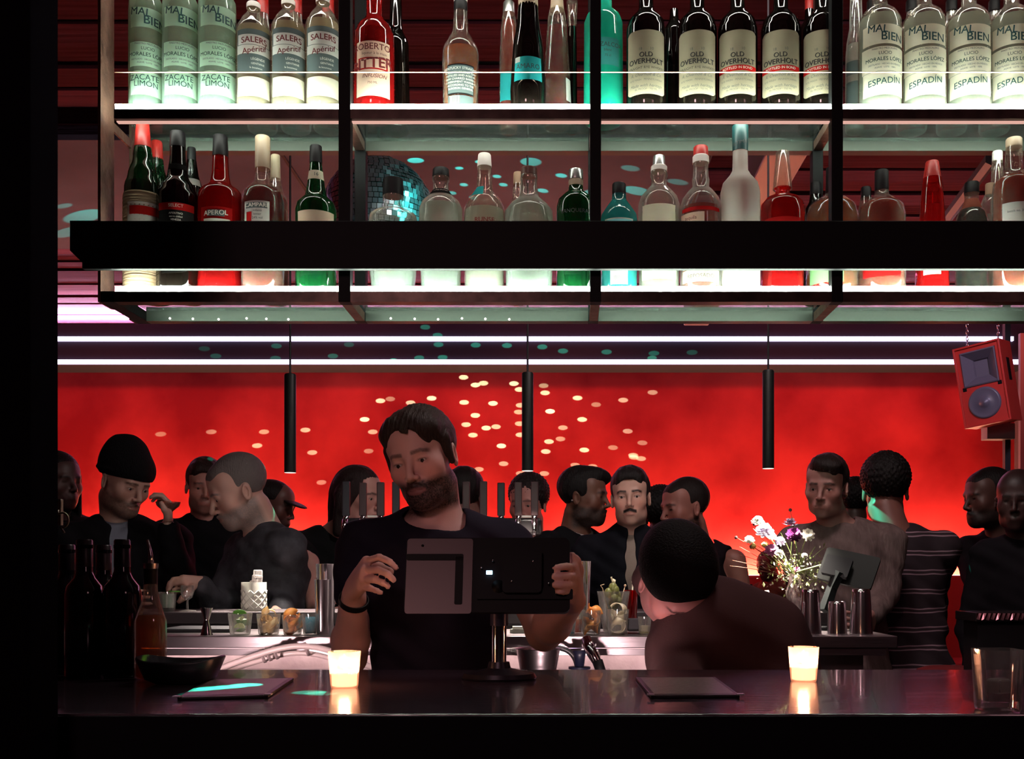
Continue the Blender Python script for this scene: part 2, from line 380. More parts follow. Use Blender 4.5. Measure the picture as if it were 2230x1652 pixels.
def hair_sdf(S, o, R, style, hs=1.):
    T = lambda x, y, z: o+R@(np.array([x, y, z])*hs)
    e = lambda c, r, k=.01, op=1, RR=None: S.ell(T(*c), np.array(r)*hs, k*hs, op, R if RR is None else R@RR)
    cp = lambda a, b, ra, rb=None, k=.015, op=1: S.cap(T(*a), T(*b), ra*hs, (ra if rb is None else rb)*hs, k*hs, op)
    if style == 'short':
        e((0, .018, .040), (.083, .101, .092)); e((0, -.045, .075), (.058, .050, .036), .03)
        e((0, -.108, .004), (.064, .076, .066), .008, -1); e((0, -.050, -.080), (.13, .095, .085), .01, -1)
        for s in (-1, 1): e((s*.085, .006, -.014), (.02, .024, .030), .008, -1)
        S.plane(T(0, .03, -.075), R@np.array([0, -.25, -1.]))
    elif style == 'quiff':
        e((0, .018, .040), (.082, .100, .090)); e((.012, -.050, .088), (.060, .050, .034), .03, 1, Ry(8)); e((.03, -.075, .083), (.04, .03, .02), .02)
        e((0, -.108, .004), (.062, .075, .064), .008, -1); e((0, -.050, -.078), (.13, .095, .085), .01, -1)
        for s in (-1, 1): e((s*.085, .006, -.014), (.02, .024, .030), .008, -1)
        S.plane(T(0, .03, -.07), R@np.array([0, -.25, -1.]))
    elif style == 'tied':      # combed from a side parting, a lock over the forehead
        e((0, .020, .036), (.083, .101, .090)); e((.030, -.045, .068), (.050, .045, .036), .03, 1, Ry(14)); e((-.03, -.035, .070), (.045, .045, .034), .03)
        e((-.006, -.112, .004), (.064, .080, .078), .006, -1); e((0, -.056, -.085), (.13, .095, .092), .01, -1)
        for s in (-1, 1): e((s*.088, .006, -.014), (.02, .024, .030), .008, -1)
        for s in (-1, 1): cp((s*.077, -.020, .03), (s*.0775, -.016, -.028), .009, .006)
        for q in range(6):
            a = -.002+q*.006; cp((a-.02, -.070, .090), (a+.002, -.090, .074-.003*(q%2)), .0030, .0018, .003); cp((a+.002, -.090, .074-.003*(q%2)), (a+.018, -.092, .064-.002*q), .0018, .0008, .003)
        S.plane(T(0, .03, -.085), R@np.array([0, -.25, -1.]))
    elif style == 'long':
        e((0, .020, .040), (.088, .106, .094)); cp((0, .075, .0), (0, .085, -.15), .070, .055, .03)
        for s in (-1, 1): cp((s*.078, .03, .0), (s*.088, .025, -.15), .028, .022, .03); cp((s*.07, -.02, .05), (s*.086, .0, -.06), .016, .018, .02)
        e((0, -.125, -.03), (.062, .085, .095), .008, -1)
    elif style == 'bun':
        e((0, .018, .040), (.082, .100, .090)); e((0, .10, .075), (.035, .035, .035), .01)
        e((0, -.108, -.004), (.064, .075, .068), .008, -1); e((0, -.050, -.080), (.13, .095, .085), .01, -1)
        S.plane(T(0, .03, -.075), R@np.array([0, -.25, -1.]))
    elif style == 'curly':
        e((0, .020, .046), (.090, .106, .094)); e((0, -.108, -.004), (.060, .070, .064), .008, -1); e((0, -.050, -.085), (.13, .095, .085), .01, -1)
        S.plane(T(0, .03, -.085), R@np.array([0, -.25, -1.]))
    elif style == 'dreads':
        e((0, .020, .040), (.088, .106, .096))
        for q in range(22):
            a = RAD(-110+q*10+180-90+90); x = .085*sin(RAD(-125+q*250/21)); y = .02+.09*cos(RAD(-125+q*250/21))
            cp((x, y, .03), (x*1.15, y*1.1+.01, -.14-.03*(q % 3)), .012, .009, .006)
        e((0, -.125, -.03), (.060, .085, .095), .008, -1)
    elif style == 'crop':
        e((0, .018, .038), (.0775, .0965, .0865)); e((0, -.040, .055), (.058, .046, .044), .02)
        e((0, -.106, .000), (.062, .070, .070), .008, -1); e((0, -.050, -.080), (.13, .095, .090), .01, -1)
        for s in (-1, 1): e((s*.085, .006, -.014), (.02, .026, .034), .008, -1)
        S.plane(T(0, .03, -.055), R@np.array([0, -.25, -1.]))
    elif style == 'beanie':
        e((0, .022, .046), (.090, .107, .085)); e((0, .045, .110), (.058, .068, .052), .06); e((0, -.034, .052), (.074, .064, .062), .03)
        cp((-.001, -.082, .038), (.001, -.082, .038), .01); 
        S.plane(T(0, 0, .012), R@np.array([0, -.22, -1.]))
        S.ell(T(0, .014, .030), np.array((.095, .112, .022))*hs, .006, 1, R@Rx(-12))
    elif style == 'cap':
        e((0, .020, .045), (.085, .103, .076)); S.plane(T(0, 0, .028), R@np.array([0, 0., -1.]))
        e((0, -.105, .034), (.062, .062, .008), .006, 1, Rx(8))
def finger(S, pts, r0, r1, k=.004):
    n = len(pts)-1
    for i in range(n): S.cap(pts[i], pts[i+1], r0+(r1-r0)*i/n, r0+(r1-r0)*(i+1)/n, k)
def hand(S, wrist, kn, fingers, thumb, pr=.014):
    """kn: four knuckle points; fingers: lists of points after each knuckle; thumb: list of points"""
    w_ = np.array(wrist, float); kn = [np.array(q, float) for q in kn]
    wl = w_+(kn[0]-kn[3])*.28; wr = w_-(kn[0]-kn[3])*.28
    base = [wl, wl*.67+wr*.33, wl*.33+wr*.67, wr]
    for b, q in zip(base, kn): S.cap(b, q, pr*1.05, pr*.82, .010)
    for i, (q, f) in enumerate(zip(kn, fingers)): finger(S, [q]+[np.array(p, float) for p in f], (.0090, .0093, .0088, .0080)[i], (.0068, .0070, .0067, .0060)[i], .0012)
    finger(S, [w_*.75+kn[0]*.25]+[np.array(p, float) for p in thumb], .0150, .0088, .010)
def relaxed_hand(S, wrist, d, n, side, curl=28, sc_=1.):
    """d: direction the hand points, n: palm normal, side: +1/-1 thumb side along cross(d,n)"""
    d = d/np.linalg.norm(d); n = n-d*(n@d); n = n/np.linalg.norm(n); c = np.cross(d, n)*side
    kn = [wrist+d*(.085-.004*abs(i-1))*sc_+c*(.030-.020*i)*sc_ for i in range(4)]
    fs = []
    for i in range(4):
        L = (.078, .086, .080, .064)[i]*sc_; q = kn[i]; out = []; a = 0
        for j, fr in enumerate((.46, .30, .24)):
            a += RAD(curl*(1+.12*i)); q = q+(d*cos(a)+n*sin(a)+c*(.08-.05*i))*L*fr; out.append(q)
        fs.append(out)
    t0 = wrist+d*.035+c*.034; th = [t0, t0+d*.026+c*.020+n*.012, t0+d*.050+c*.022+n*.024]
    hand(S, wrist, kn, fs, th)

def person(label, px, py, d, yaw=0, pitch=0, roll=0, byaw=None, skin=(.42, .24, .18), hair=(.012, .009, .008), style='short', hs=1.,
           top=(.010, .010, .014), topmat=None, sleeve='long', collar=.055, beard=0, moust=0, scalp=0, arms=None, lean=(0, 0), width=1., res=.007, fine=None,
           eyes=True, sl=.58, eyedown=0., legs=True, vneck=None, sh=0., inner=None, thick=.004, brow=.9, lid=.0035, extras=None, hairmat=None, shz=None, shift=(0, 0), seated=False, hands=True, rough_top=.85):
    o = P(px, py, d); byaw = yaw if byaw is None else byaw
    R = Rz(yaw)@Rx(pitch)@Ry(roll); B = Rz(byaw)
    root = thing('person', label, 'person', (o[0], o[1], 0))
    zs = o[2]-.208*hs+sh if shz is None else shz
    ctr = np.array([o[0]+shift[0], o[1]+shift[1], 0])+B@np.array([0, .045, 0])
    def W(x, y, z, t=0.):    # body frame; t 0 at the shoulders, 1 at the hips
        return ctr+np.array([lean[0]*t, lean[1]*t, 0])+B@np.array([x, y, 0])+np.array([0, 0, z])
    sw = .178*width
    def torso(S, f, only_top=False):
        S.cap(W(-sw+.03, .01, zs-.005), W(sw-.03, .01, zs-.005), .050+f, k=.03)
        S.cap(W(-.06, .015, zs+.03), W(.06, .015, zs+.03), .035+f, k=.05)
        S.ell(W(0, 0, zs-.12, .2), (np.array([.165*width, .115, .20])+f), .05, 1, B)
        if not only_top:
            S.ell(W(0, .005, zs-.34, .65), (np.array([.145*width, .108, .20])+f), .06, 1, B)
            S.ell(W(0, .01, zs-.52, 1.), (np.array([.160*width, .118, .13])+f), .05, 1, B)
    A = arms or {}
    AR = {}
    for key, s in (('R', -1), ('L', 1)):
        a = A.get(key, None); sh_ = W(s*sw, .01, zs-.012)
        if a is None: el, wr, hd = W(s*(sw+.055), .03, zs-.30, .3), W(s*(sw+.035), -.10, zs-.53, .6), None
        else: el, wr, hd = a[0], a[1], (a[2] if len(a) > 2 else None)
        AR[key] = (sh_, np.array(el, float), np.array(wr, float), hd)
    # skin: head, neck, trunk, arms and hands in one surface
    S = Sdf(); S.cap(o+R@(np.array([0, .022, -.075])*hs), W(0, .03, zs+.0), .057*hs, .068*hs, .03)
    torso(S, -.012)
    head_sdf(S, o, R, hs, moust > 0, beard > .7, lid)
    for key, s in (('R', -1), ('L', 1)):
        a, b, c, hd = AR[key]; S.cap(a, b, .049, .038, .03); m_ = b*.7+c*.3; S.cap(b, m_, .038, .041, .02); S.cap(m_, c, .041, .027, .02)
        if hands:
            if callable(hd): hd(S)
            else: relaxed_hand(S, c, (c-b)*np.array([1, 1, 1]), B@np.array([-s*1., .2, 0]), s, 24)
    if extras: extras(S)
    fb = None
    if fine: fb = (o-np.array([.11, .13, .17]), o+np.array([.11, .13, .14]), fine)
    V, Q = S.mesh(res, fb)
    mk_arr('body', V, Q, SKIN, root, head_cols(V, o, R, skin, hair, hs, brow, beard, moust, scalp, thick))
    if style:
        H = Sdf(); hair_sdf(H, o, R, style, hs)
        dd = None
        if style in ('curly',): dd = lambda x, y, z: .006*np.sin(x*230)*np.sin(y*230)*np.sin(z*230)
        elif style in ('short', 'quiff', 'tied', 'long', 'bun'): 
            Ri = R.T
            def dd(x, y, z):
                u = (x-o[0])*Ri[0, 0]+(y-o[1])*Ri[0, 1]+(z-o[2])*Ri[0, 2]; v = (x-o[0])*Ri[1, 0]+(y-o[1])*Ri[1, 1]+(z-o[2])*Ri[1, 2]; q = (x-o[0])*Ri[2, 0]+(y-o[1])*Ri[2, 1]+(z-o[2])*Ri[2, 2]
                return .0006*np.sin(u*500+6*np.sin(v*22)+4*np.sin(q*30))+.0016*np.sin(u*130+v*60)*np.sin(v*50+q*40)
        V, Q = H.mesh(fine or min(res, .005), None, dd)
        hm = hairmat or mat('hair_%d_%d_%d' % tuple(int(c*1000) for c in hair), hair, .55, bump=.5, bscale=320, stretch=(1, .2, .2), spec=.25)
        nm = {'beanie': 'knitted_hat', 'cap': 'cap'}.get(style, 'hair')
        mk_arr(nm, V, Q, hm, root)
    if eyes:
        for s in (-1, 1):
            c = o+R@(np.array([s*.031, -.0755, -.003])*hs); g = G().ball(c, .0122*hs, 14, 10)
            ey = mk('eye', g, EYEW, root, True)
            g = G().ball(c+R@(np.array([s*.0, -.0085, -.0015-eyedown])*hs), .0056*hs, 10, 8); mk('iris', g, IRIS, ey, True)
    # clothes
    S = Sdf(); torso(S, .012)
    for key, s in (('R', -1), ('L', 1)):
        a, b, c, hd = AR[key]
        if sleeve == 'long': S.cap(a, b, .066, .056, .04); S.cap(b, c*.93+b*.07, .056, .044, .03)
        elif sleeve == 'short': S.cap(a, a*(1-sl)+b*sl, .070, .064, .04)
    if sleeve == 'none':
        for s in (-1, 1): S.ell(W(s*(sw+.02), 0, zs-.03), (.055, .2, .10), .02, -1, B)
    nb = o+R@(np.array([0, .022, -.075])*hs); nk = W(0, .03, zs+.0)
    if collar > 0:
        ax_ = nb-nk; S.ell(W(0, .005, zs+.050), (collar+.018, collar+.018, .052), .012, -1, B)
    if collar < 0: S.cap(nk, nk*.45+nb*.55, -collar+.014, -collar+.008, .02)      # stand collar
    if vneck: S.ell(W(vneck[0] if len(vneck) > 2 else 0, -.13, zs-.02), (vneck[0] if len(vneck) < 3 else vneck[2], .10, vneck[1]), .008, -1, B)
    wr = lambda x, y, z: .0035*np.sin(x*37+z*21)*np.sin(z*43-y*17)+.0018*np.sin(z*90+x*60)
    V, Q = S.mesh(max(res, .008) if not fine else max(fine*1.6, .005), None, wr)
    tm = topmat or mat('cloth_%d_%d_%d' % tuple(int(c*1000) for c in top), top, rough_top, bump=.12, bscale=400, mottle=.25, mscale=9, spec=.12)
    mk_arr('shirt' if sleeve != 'none' else 'tank_top', V, Q, tm, root)
    if inner is not None:
        S = Sdf(); torso(S, .002, True); nk2 = W(0, .03, zs); 
        if inner[1]: S.cap(nk2, nk2*.4+nb*.6, .066, .060, .02)
        S.ell(W(0, .0, zs+.055), (.06, .06, .04), .01, -1, B) if not inner[1] else None
        V, Q = S.mesh(.008); mk_arr('undershirt', V, Q, mat('under_%d' % int(inner[0][0]*1000), inner[0], .8, bump=.1, bscale=300), root)
    if legs:
        S = Sdf(); hz = zs-.56
        for s in (-1, 1):
            hp = W(s*.085, .01, hz, 1.); fl = W(s*.10, .0, .09, 1.); kn = (hp+fl)/2+B@np.array([0, -.02, 0])
            if seated: kn = hp+B@np.array([s*.03, -.40, -.02]); fl = kn+np.array([0, 0, -(kn[2]-.09)])
            S.cap(hp, kn, .088, .062, .04); S.cap(kn, fl, .062, .045, .03)
        S.ell(W(0, .01, hz+.03, 1.), (.155*width, .118, .10), .04, 1, B)
        V, Q = S.mesh(.016); mk_arr('trousers', V, Q, mat('dark_denim', (.012, .012, .018), .85, bump=.1, bscale=300), root)
        for s in (-1, 1):
            fl = W(s*.10, .0, .0, 1.) if not seated else None
            if seated:
                kn = W(s*.085, .01, hz, 1.)+B@np.array([s*.03, -.40, 0]); fl = np.array([kn[0], kn[1], 0])
            S = Sdf(); S.cap(fl+B@np.array([0, .03, .045]), fl+B@np.array([0, -.15, .035]), .045, .034, .02); S.cap(fl+[0, 0, .05], fl+[0, 0, .10], .042, .045, .02); S.plane(fl+[0, 0, .002], (0, 0, -1))
            V, Q = S.mesh(.012); mk_arr('shoe', V, Q, mat('shoe_leather', (.01, .01, .01), .4), root)
    return root, W, zs, AR
# ---------------------------------------------------------------- the room
CEIL = 3.68; DW = 9.75; BAR = 1.12
M_black = mat('black_steel', (.0035, .0035, .004), .6, .0, spec=.15)
M_brownsteel = mat('oiled_steel', (.26, .16, .12), .42, .35, bump=.15, bscale=90, mottle=.5, mscale=25)
M_dark = mat('dark_paint', (.008, .007, .010), .6)
def plank_mat(name, c1, c2, pitch, rough=.6):
    m = bpy.data.materials.new(name); m.use_nodes = True; nt = m.node_tree; N = nt.nodes; L = nt.links; b = N['Principled BSDF']; b.inputs['Roughness'].default_value = rough; b.inputs['Specular IOR Level'].default_value = .02
    tc = N.new('ShaderNodeTexCoord'); sp = N.new('ShaderNodeSeparateXYZ'); L.new(tc.outputs['Object'], sp.inputs[0])
    d = N.new('ShaderNodeMath'); d.operation = 'DIVIDE'; d.inputs[1].default_value = pitch; L.new(sp.outputs['Y'], d.inputs[0])
    fl = N.new('ShaderNodeMath'); fl.operation = 'FLOOR'; L.new(d.outputs[0], fl.inputs[0])
    wn = N.new('ShaderNodeTexWhiteNoise'); wn.noise_dimensions = '1D'; L.new(fl.outputs[0], wn.inputs['W'])
    mp = N.new('ShaderNodeMapping'); mp.inputs['Scale'].default_value = (.5, 14, 1); L.new(tc.outputs['Object'], mp.inputs[0])
    no = N.new('ShaderNodeTexNoise'); no.inputs['Scale'].default_value = 3; no.inputs['Detail'].default_value = 5; L.new(mp.outputs[0], no.inputs[0])
    ad = N.new('ShaderNodeMath'); ad.operation = 'ADD'; L.new(wn.outputs[0], ad.inputs[0]); L.new(no.outputs['Fac'], ad.inputs[1])
    hf = N.new('ShaderNodeMath'); hf.operation = 'MULTIPLY'; hf.inputs[1].default_value = .5; L.new(ad.outputs[0], hf.inputs[0])
    r = N.new('ShaderNodeValToRGB'); r.color_ramp.elements[0].position = .25; r.color_ramp.elements[1].position = .8
    r.color_ramp.elements[0].color = (*c1, 1); r.color_ramp.elements[1].color = (*c2, 1); L.new(hf.outputs[0], r.inputs[0]); L.new(r.outputs[0], b.inputs['Base Color'])
    bp = N.new('ShaderNodeBump'); bp.inputs['Strength'].default_value = .3; bp.inputs['Distance'].default_value = .01; L.new(no.outputs['Fac'], bp.inputs['Height']); L.new(bp.outputs[0], b.inputs['Normal'])
    return m
M_board = plank_mat('stained_boards', (.038, .008, .013), (.13, .036, .055), .2, .95)
M_gap = mat('board_gap', (.012, .004, .005), .9)
g = G(); y = -3.0; k = 0; gg = G(); gg.box((-5.6, -3.0, CEIL+.03), (4.4, 9.9, CEIL+.08))
while y < 9.75:
    dz = (0, .012, .004, .018, .008)[k % 5]; wd = .2-.02-(.03 if k % 4 == 2 else 0)
    g.box((-5.6, y, CEIL+dz), (4.4, y+wd, CEIL+.04)); y += .2; k += 1
struct('ceiling', g, M_board); struct('ceiling_deck', gg, M_gap)
M_redwall = mat('red_plaster', (.66, .045, .040), .75, bump=.5, bscale=3.5, mcol=(.34, .010, .014), mscale=1.3)
M_redwall.node_tree.nodes['Principled BSDF'].inputs['Specular IOR Level'].default_value = .2
struct('wall_back', G().box((-5.6, DW, 0), (4.4, DW+.12, CEIL+.1)), M_redwall)
struct('wall_right', G().box((4.28, -3.0, 0), (4.4, DW, CEIL+.1)), mat('right_wall_paint', (.05, .02, .025), .8))
struct('wall_left', G().box((-5.72, -3.0, 0), (-5.6, DW, CEIL+.1)), mat('left_wall_paint', (.12, .03, .04), .8))
struct('wall_front', G().box((-5.72, -3.12, 0), (4.4, -3.0, CEIL+.1)), M_dark)
struct('floor', G().box((-5.72, -3.12, -.1), (4.4, DW+.12, 0)), mat('floor_concrete', (.02, .016, .018), .45, mottle=.4, mscale=3))
# soffit along the far wall with two light lines
SD = 9.2; ss = F/SD
zz = lambda py, d: CZ+(VY-py)/F*d
struct('trim_1', G().box((-5.6, SD, zz(785, SD)), (4.28, DW, zz(703, SD))), mat('soffit_black', (.010, .010, .013), .7, spec=.2))
tag(mk('cove_light', G().box((-5.5, SD+.06, zz(703, SD)+.001), (4.2, SD+.30, zz(703, SD)+.004)), glow('cove_lavender', (.85, .66, 1.0), 420)), 'light strip lying on top of the black soffit', 'light strip')
for wx in (-4.2, -2.1, 0., 2.1, 3.6): lamp('wall_washer', 'SPOT', (wx, 7.55, 3.50), 105, (1., .12, .09), aim=(wx, DW, 1.9), spot_size=RAD(105), spot_blend=1., shadow_soft_size=.1)
GL1 = glow('lavender_led', (.74, .60, 1.0), 5)
def ledbar(name, label, x0, x1, y0, y1, d, m, dep=.03):
    o = mk(name, G().box((x0, d-dep, zz(y1, d)), (x1, d, zz(y0, d))), m); return tag(o, label, 'light strip', 'lavender light lines along the far wall')
ledbar('led_strip', 'upper lavender light line across the black soffit', -5.59, 4.02, 734, 743, SD, GL1)
ledbar('led_strip', 'lower lavender light line at the top edge of the red wall', -5.59, 4.1, 784, 793, SD, GL1)
# pale suspended panel under the boards
panel = struct('ceiling_panel', G().box((-5.6, 5.35, 3.585), (.80, 7.15, 3.615)), mat('grey_violet_board', (.13, .13, .19), .9, mottle=.3, mscale=1.3, spec=.05))
panel['kind'] = 'structure'
for i, x in enumerate((-3.9, -1.525, .78)): struct('trim_%d' % (i+3), G().box((x-.008, 5.35, 3.575), (x+.008, 7.15, 3.586)), M_gap)
# dark duct seen through the right bays and a slanting brace
tag(box('ceiling_duct', (.95, 4.7, 3.30), (1.15, 8.2, 3.62), mat('duct_steel', (.06, .05, .05), .5, .6), bev=.01), 'dark square duct running below the ceiling boards', 'duct')
tag(mk('ceiling_brace', G().tube([P(2160, 345, 5.2), P(2055, 485, 6.4)], .035, 6), M_dark), 'dark slanting brace below the ceiling boards at right', 'brace')
# banquette with the cove light behind its back
M_vel = mat('red_velvet', (.20, .012, .016), .8, bump=.3, bscale=40)
bq = thing('banquette', 'long red upholstered banquette along the foot of the red wall', 'banquette', (0, 9.2, 0))
box('backrest', (-5.5, 9.36, .45), (4.2, 9.52, 1.30), M_vel, bq, bev=.02)
box('seat', (-5.5, 8.80, .40), (4.2, 9.36, .55), M_vel, bq, bev=.02)
box('plinth', (-5.5, 8.86, 0), (4.2, 9.50, .40), M_dark, bq)
tag(mk('cove_light', G().box((-5.5, 9.60, 1.270), (4.2, 9.72, 1.30)), glow('cove_red', (1., .40, .24), 120)), 'hidden light strip in the cove behind the banquette back', 'light strip')
box('cove_shelf', (-5.5, 9.52, 1.20), (4.2, 9.75, 1.268), M_dark, None, kind='structure').name = 'trim_2'
# curtain at the right edge
g = G(); n = 30; pts = []
for i in range(n+1): pts.append((3.83+.40*i/n, 8.55+.05*sin(i*1.9)))
vs = []; fs = []
for x, yy in pts: vs += [(x, yy, .05), (x, yy, zz(735, 8.55)), (x, yy+.012, .05), (x, yy+.012, zz(735, 8.55))]
for i in range(n): a = 4*i; fs += [(a, a+4, a+5, a+1), (a+2, a+3, a+7, a+6), (a+1, a+5, a+7, a+3), (a, a+2, a+6, a+4)]
tag(mk('curtain', g.add(vs, fs), mat('curtain_cloth', (.05, .035, .028), .9), smooth=True), 'brown pleated curtain hanging at the right end of the red wall', 'curtain')
tag(mk('grey_upright', G().box((3.76, 8.45, 0), (3.80, 8.49, zz(740, 8.5))).box((3.76, 8.45, zz(740, 8.5)), (4.27, 8.49, zz(728, 8.5))), mat('frame_grey', (.10, .09, .11), .5)), 'narrow grey surround standing in front of the brown curtain', 'surround')

# near black column at the left
tag(mk('black_column', G().box((-.98, 1.40, 0), (-.731, 1.478, CEIL)), mat('column_black', (.003, .002, .003), .9, spec=.0), bev=.002), 'black steel column filling the left edge beside the bar', 'column')
tag(mk('door_casing', G().box((-1.12, 1.50, 0), (-.785, 1.585, CEIL)), mat('casing_dark', (.012, .005, .007), .95, spec=.0), bev=.002), 'dark maroon upright just behind the black column', 'post')
hk = thing('wall_hook', 'small metal hook screwed to the left upright', 'hook', P(128, 1128, 1.57))
mk('hook_plate', G().box((-.006, -.004, -.02), (.006, .004, .02), c=P(127, 1115, 1.56)), M_brownsteel, hk, bev=.001)
mk('hook_loop', G().tube([P(126, 1110, 1.55)]+[P(136+13*cos(a), 1132-16*sin(a), 1.55) for a in np.linspace(2.4, -1.9, 14)]+[P(140, 1160, 1.55)], .0018, 6), M_brownsteel, hk, True)

# ---------------------------------------------------------------- hanging bottle shelf
D0 = 2.05; D1 = 2.232; S0 = F/D0
X = lambda px, d: (px-VX)/F*d
LED = glow('shelf_led', (.84, 1.0, .86), 110)
M_shglass = clear('shelf_glass', (.86, .91, .89), (.7, .8, .78), .05, .06, .05, .05)
sh = thing('hanging_bottle_shelf', 'black steel shelf hung above the bar with two lit glass tiers', 'shelf', (X(1240, D0), D0, zz(657, D0)))
posts = [(213, 248), (737, 763), (1285, 1309), (1811, 1836), (2335, 2360)]
zb = zz(657, D0)
pt = mat('end_post_steel', (.19, .10, .07), .45, .2, bump=.3, bscale=70, mottle=.6, mscale=18)
mk('post', G().box((X(213, D0), D0, zb), (X(219, D0), D0+.062, CEIL)), pt, sh); mk('post', G().box((X(213, D0), D1-.035, zb), (X(219, D0), D1, CEIL)), pt, sh)
for i, (a, b) in enumerate(posts):
    if i == 0:
        mk('cross_bar', G().box((X(213, D0)+.0005, D0+.0625, zz(257, D0)), (X(219, D0)-.0005, D1-.0355, zz(237, D0))), pt, sh)
        mk('cross_bar', G().box((X(219.5, D0), D0, zb), (X(249, D0), D1, zz(634, D0))), M_black, sh)
        continue
    mk('post', G().box((X(a, D0), D0, zb), (X(b, D0), D0+.025, CEIL)), M_brownsteel if i == 0 else M_black, sh, bev=.001)
    mk('post', G().box((X(a, D0), D1-.025, zb), (X(b, D0), D1, CEIL)), M_brownsteel if i == 0 else M_black, sh, bev=.001)
    if i in (0, 1, 3): pass
    for yy in (245, 645): mk('cross_bar', G().box((X(a, D0)+.002, D0+.025, zz(yy+12, D0)), (X(b, D0)-.002, D1-.025, zz(yy-8, D0))), M_brownsteel, sh)
for tier, (yl, yr, yb) in enumerate(((225, 237, 258), (622, 634, 657))):
    for i in range(4):
        a = X(posts[i][1], D0); b = X(posts[i+1][0], D0)
        if i < 4:
            mk('led_strip', G().box((a+.001, D0+.003, zz(yr, D0)), (b-.001, D0+.012, zz(yl, D0))), LED, sh)
            if tier == 0: mk('led_strip', G().box((a+.001, D0+.010, zz(yb, D0)-.0025), (b-.001, D0+.020, zz(yb, D0)-.0003)), glow('under_led', (1., .56, .46), .75), sh); mk('led_strip', G().box((a+.001, D0+.0255, zz(yb, D0)+.006), (b-.001, D0+.0285, zz(yb, D0)+.016)), glow('inner_led', (.95, 1., .88), 26), sh)  # lit rail underside done as a glow; hidden strip added to brighten the bottles
            mk('glass_shelf', G().box((a+.001, D0+.0125, zz(yl, D0)-.010), (b-.001, D1-.026, zz(yl, D0)-.002)), M_shglass, sh)
            mk('rail', G().box((a, D0, zb if tier else zz(yb, D0)), (b, D0+.025, zz(yr, D0)-.0003)), M_brownsteel if False else mat('rail_steel', (.05, .03, .025), .35, .8, mottle=.5, mscale=30), sh)
            mk('rail', G().box((a, D1-.025, zz(yb, D0)), (b, D1, zz(yl, D0)-.002)), mat('rail_olive', (.05, .055, .045), .4, .6), sh)
            if tier == 0: mk('guard_wire', G().tube([(a, D0+.004, zz(155, D0)), (b, D0+.004, zz(155, D0))], .0012, 6), mat('wire_steel', (.8, .55, .45), .3, 1.), sh)
for i in range(4):      # unseen tier added above, its strip lights the bottle tops
    a = X(posts[i][1], D0); b = X(posts[i+1][0], D0); z3 = 2.640
    mk('rail', G().box((a, D0, z3-.020), (b, D0+.025, z3)), MATS['rail_steel'], sh); mk('rail', G().box((a, D1-.025, z3-.030), (b, D1, z3)), MATS['rail_olive'], sh)
    mk('glass_shelf', G().box((a+.001, D0+.0255, z3-.009), (b-.001, D1-.026, z3-.001)), M_shglass, sh)
    mk('led_strip', G().box((a+.001, D0+.010, z3-.023), (b-.001, D0+.022, z3-.0203)), glow('upper_led', (1., .97, .86), 36), sh)
ZU = zz(225, D0)-.002; ZL = zz(622, D0)-.002
# black beam in front
bm = thing('black_beam', 'wide black beam running across the front of the bottle shelf', 'beam', (X(1100, 2.0), 1.97, zz(585, 2.025)))
mk('beam_face', G().box((X(178, 2.022), 2.022, zz(585, 2.022)), (1.10, 2.036, zz(480, 2.022))), M_black, bm, bev=.002)
mk('beam_end', G().prism([(X(152, 2.022), zz(480, 2.022)), (X(152, 2.022), zz(545, 2.022)), (X(180, 2.022), zz(572, 2.022)), (X(216, 2.022), zz(573, 2.022)), (X(216, 2.022), zz(480, 2.022))], 2.0225, 2.0355), M_black, bm)
for i, (a, b) in enumerate(posts[:4]): mk('beam_bracket', G().box((X(a, D0)+.003, 2.037, zz(560, 2.03)), (X(b, D0)-.003, D0-.001, zz(505, 2.03))), M_black, bm)
# pin lights clipped under the back rail
WHT = glow('pin_white', (1, .93, .9), 6)
for i, x in enumerate((370, 420, 476, 537, 580, 628, 851, 903, 954, 1006, 1057, 1109)):
    o = mk('pin_light', G().ball(P(x, 694+(i % 3-1), D1-.027), (.0022,)*3, 8, 6), WHT, smooth=True)
    which = ['first', 'second', 'third', 'fourth', 'fifth', 'sixth'][i % 6]
    tag(o, 'tiny white pin light on the back rail, %s from left in the %s row' % (which, 'left' if i < 6 else 'right'), 'pin light', 'pin lights on the lower back rail')
struct_pin = None
# ---------------------------------------------------------------- mirror ball
mbp = P(825, 467, 5.0); rr = .270
mb = thing('mirror_ball', 'large mirror ball hanging under the ceiling behind the bottles', 'mirror ball', mbp)
M_mir = mat('mirror_tiles', (.75, .72, .85), .32, 1.)
lamp('pin_spot', 'SPOT', (1.9, 3.2, 3.3), 700, (.05, .9, .75), aim=mbp, spot_size=RAD(16), spot_blend=.4, shadow_soft_size=.05)
lamp('pin_spot', 'SPOT', (-3.2, 6.6, 3.3), 60, (.6, .4, 1.), aim=mbp, spot_size=RAD(16), spot_blend=.4, shadow_soft_size=.1)
g = G(); nr = 34
g2 = G().ball(mbp, rr-.004, 32, 20); mk('core', g2, M_dark, mb, True)
vs = []; fs = []
for j in range(1, nr):
    th = pi*j/nr; m_ = max(6, int(2*pi*sin(th)*rr/(pi*rr/nr)))
    for i in range(m_):
        a0 = 2*pi*(i+.06)/m_; a1 = 2*pi*(i+.94)/m_; t0 = pi*(j-.45)/nr; t1 = pi*(j+.45)/nr; b_ = len(vs)
        ja = random.uniform(-.006, .006)
        vs += [mbp+(rr+(ja if q in (0, 3) else -ja)*.5)*np.array([sin(t)*cos(a), sin(t)*sin(a), cos(t)]) for q, (t, a) in enumerate(((t0, a0), (t1, a0), (t1, a1), (t0, a1)))]
        fs.append((b_, b_+1, b_+2, b_+3))
mk('mirror_tiles', G().add(vs, fs), M_mir, mb)
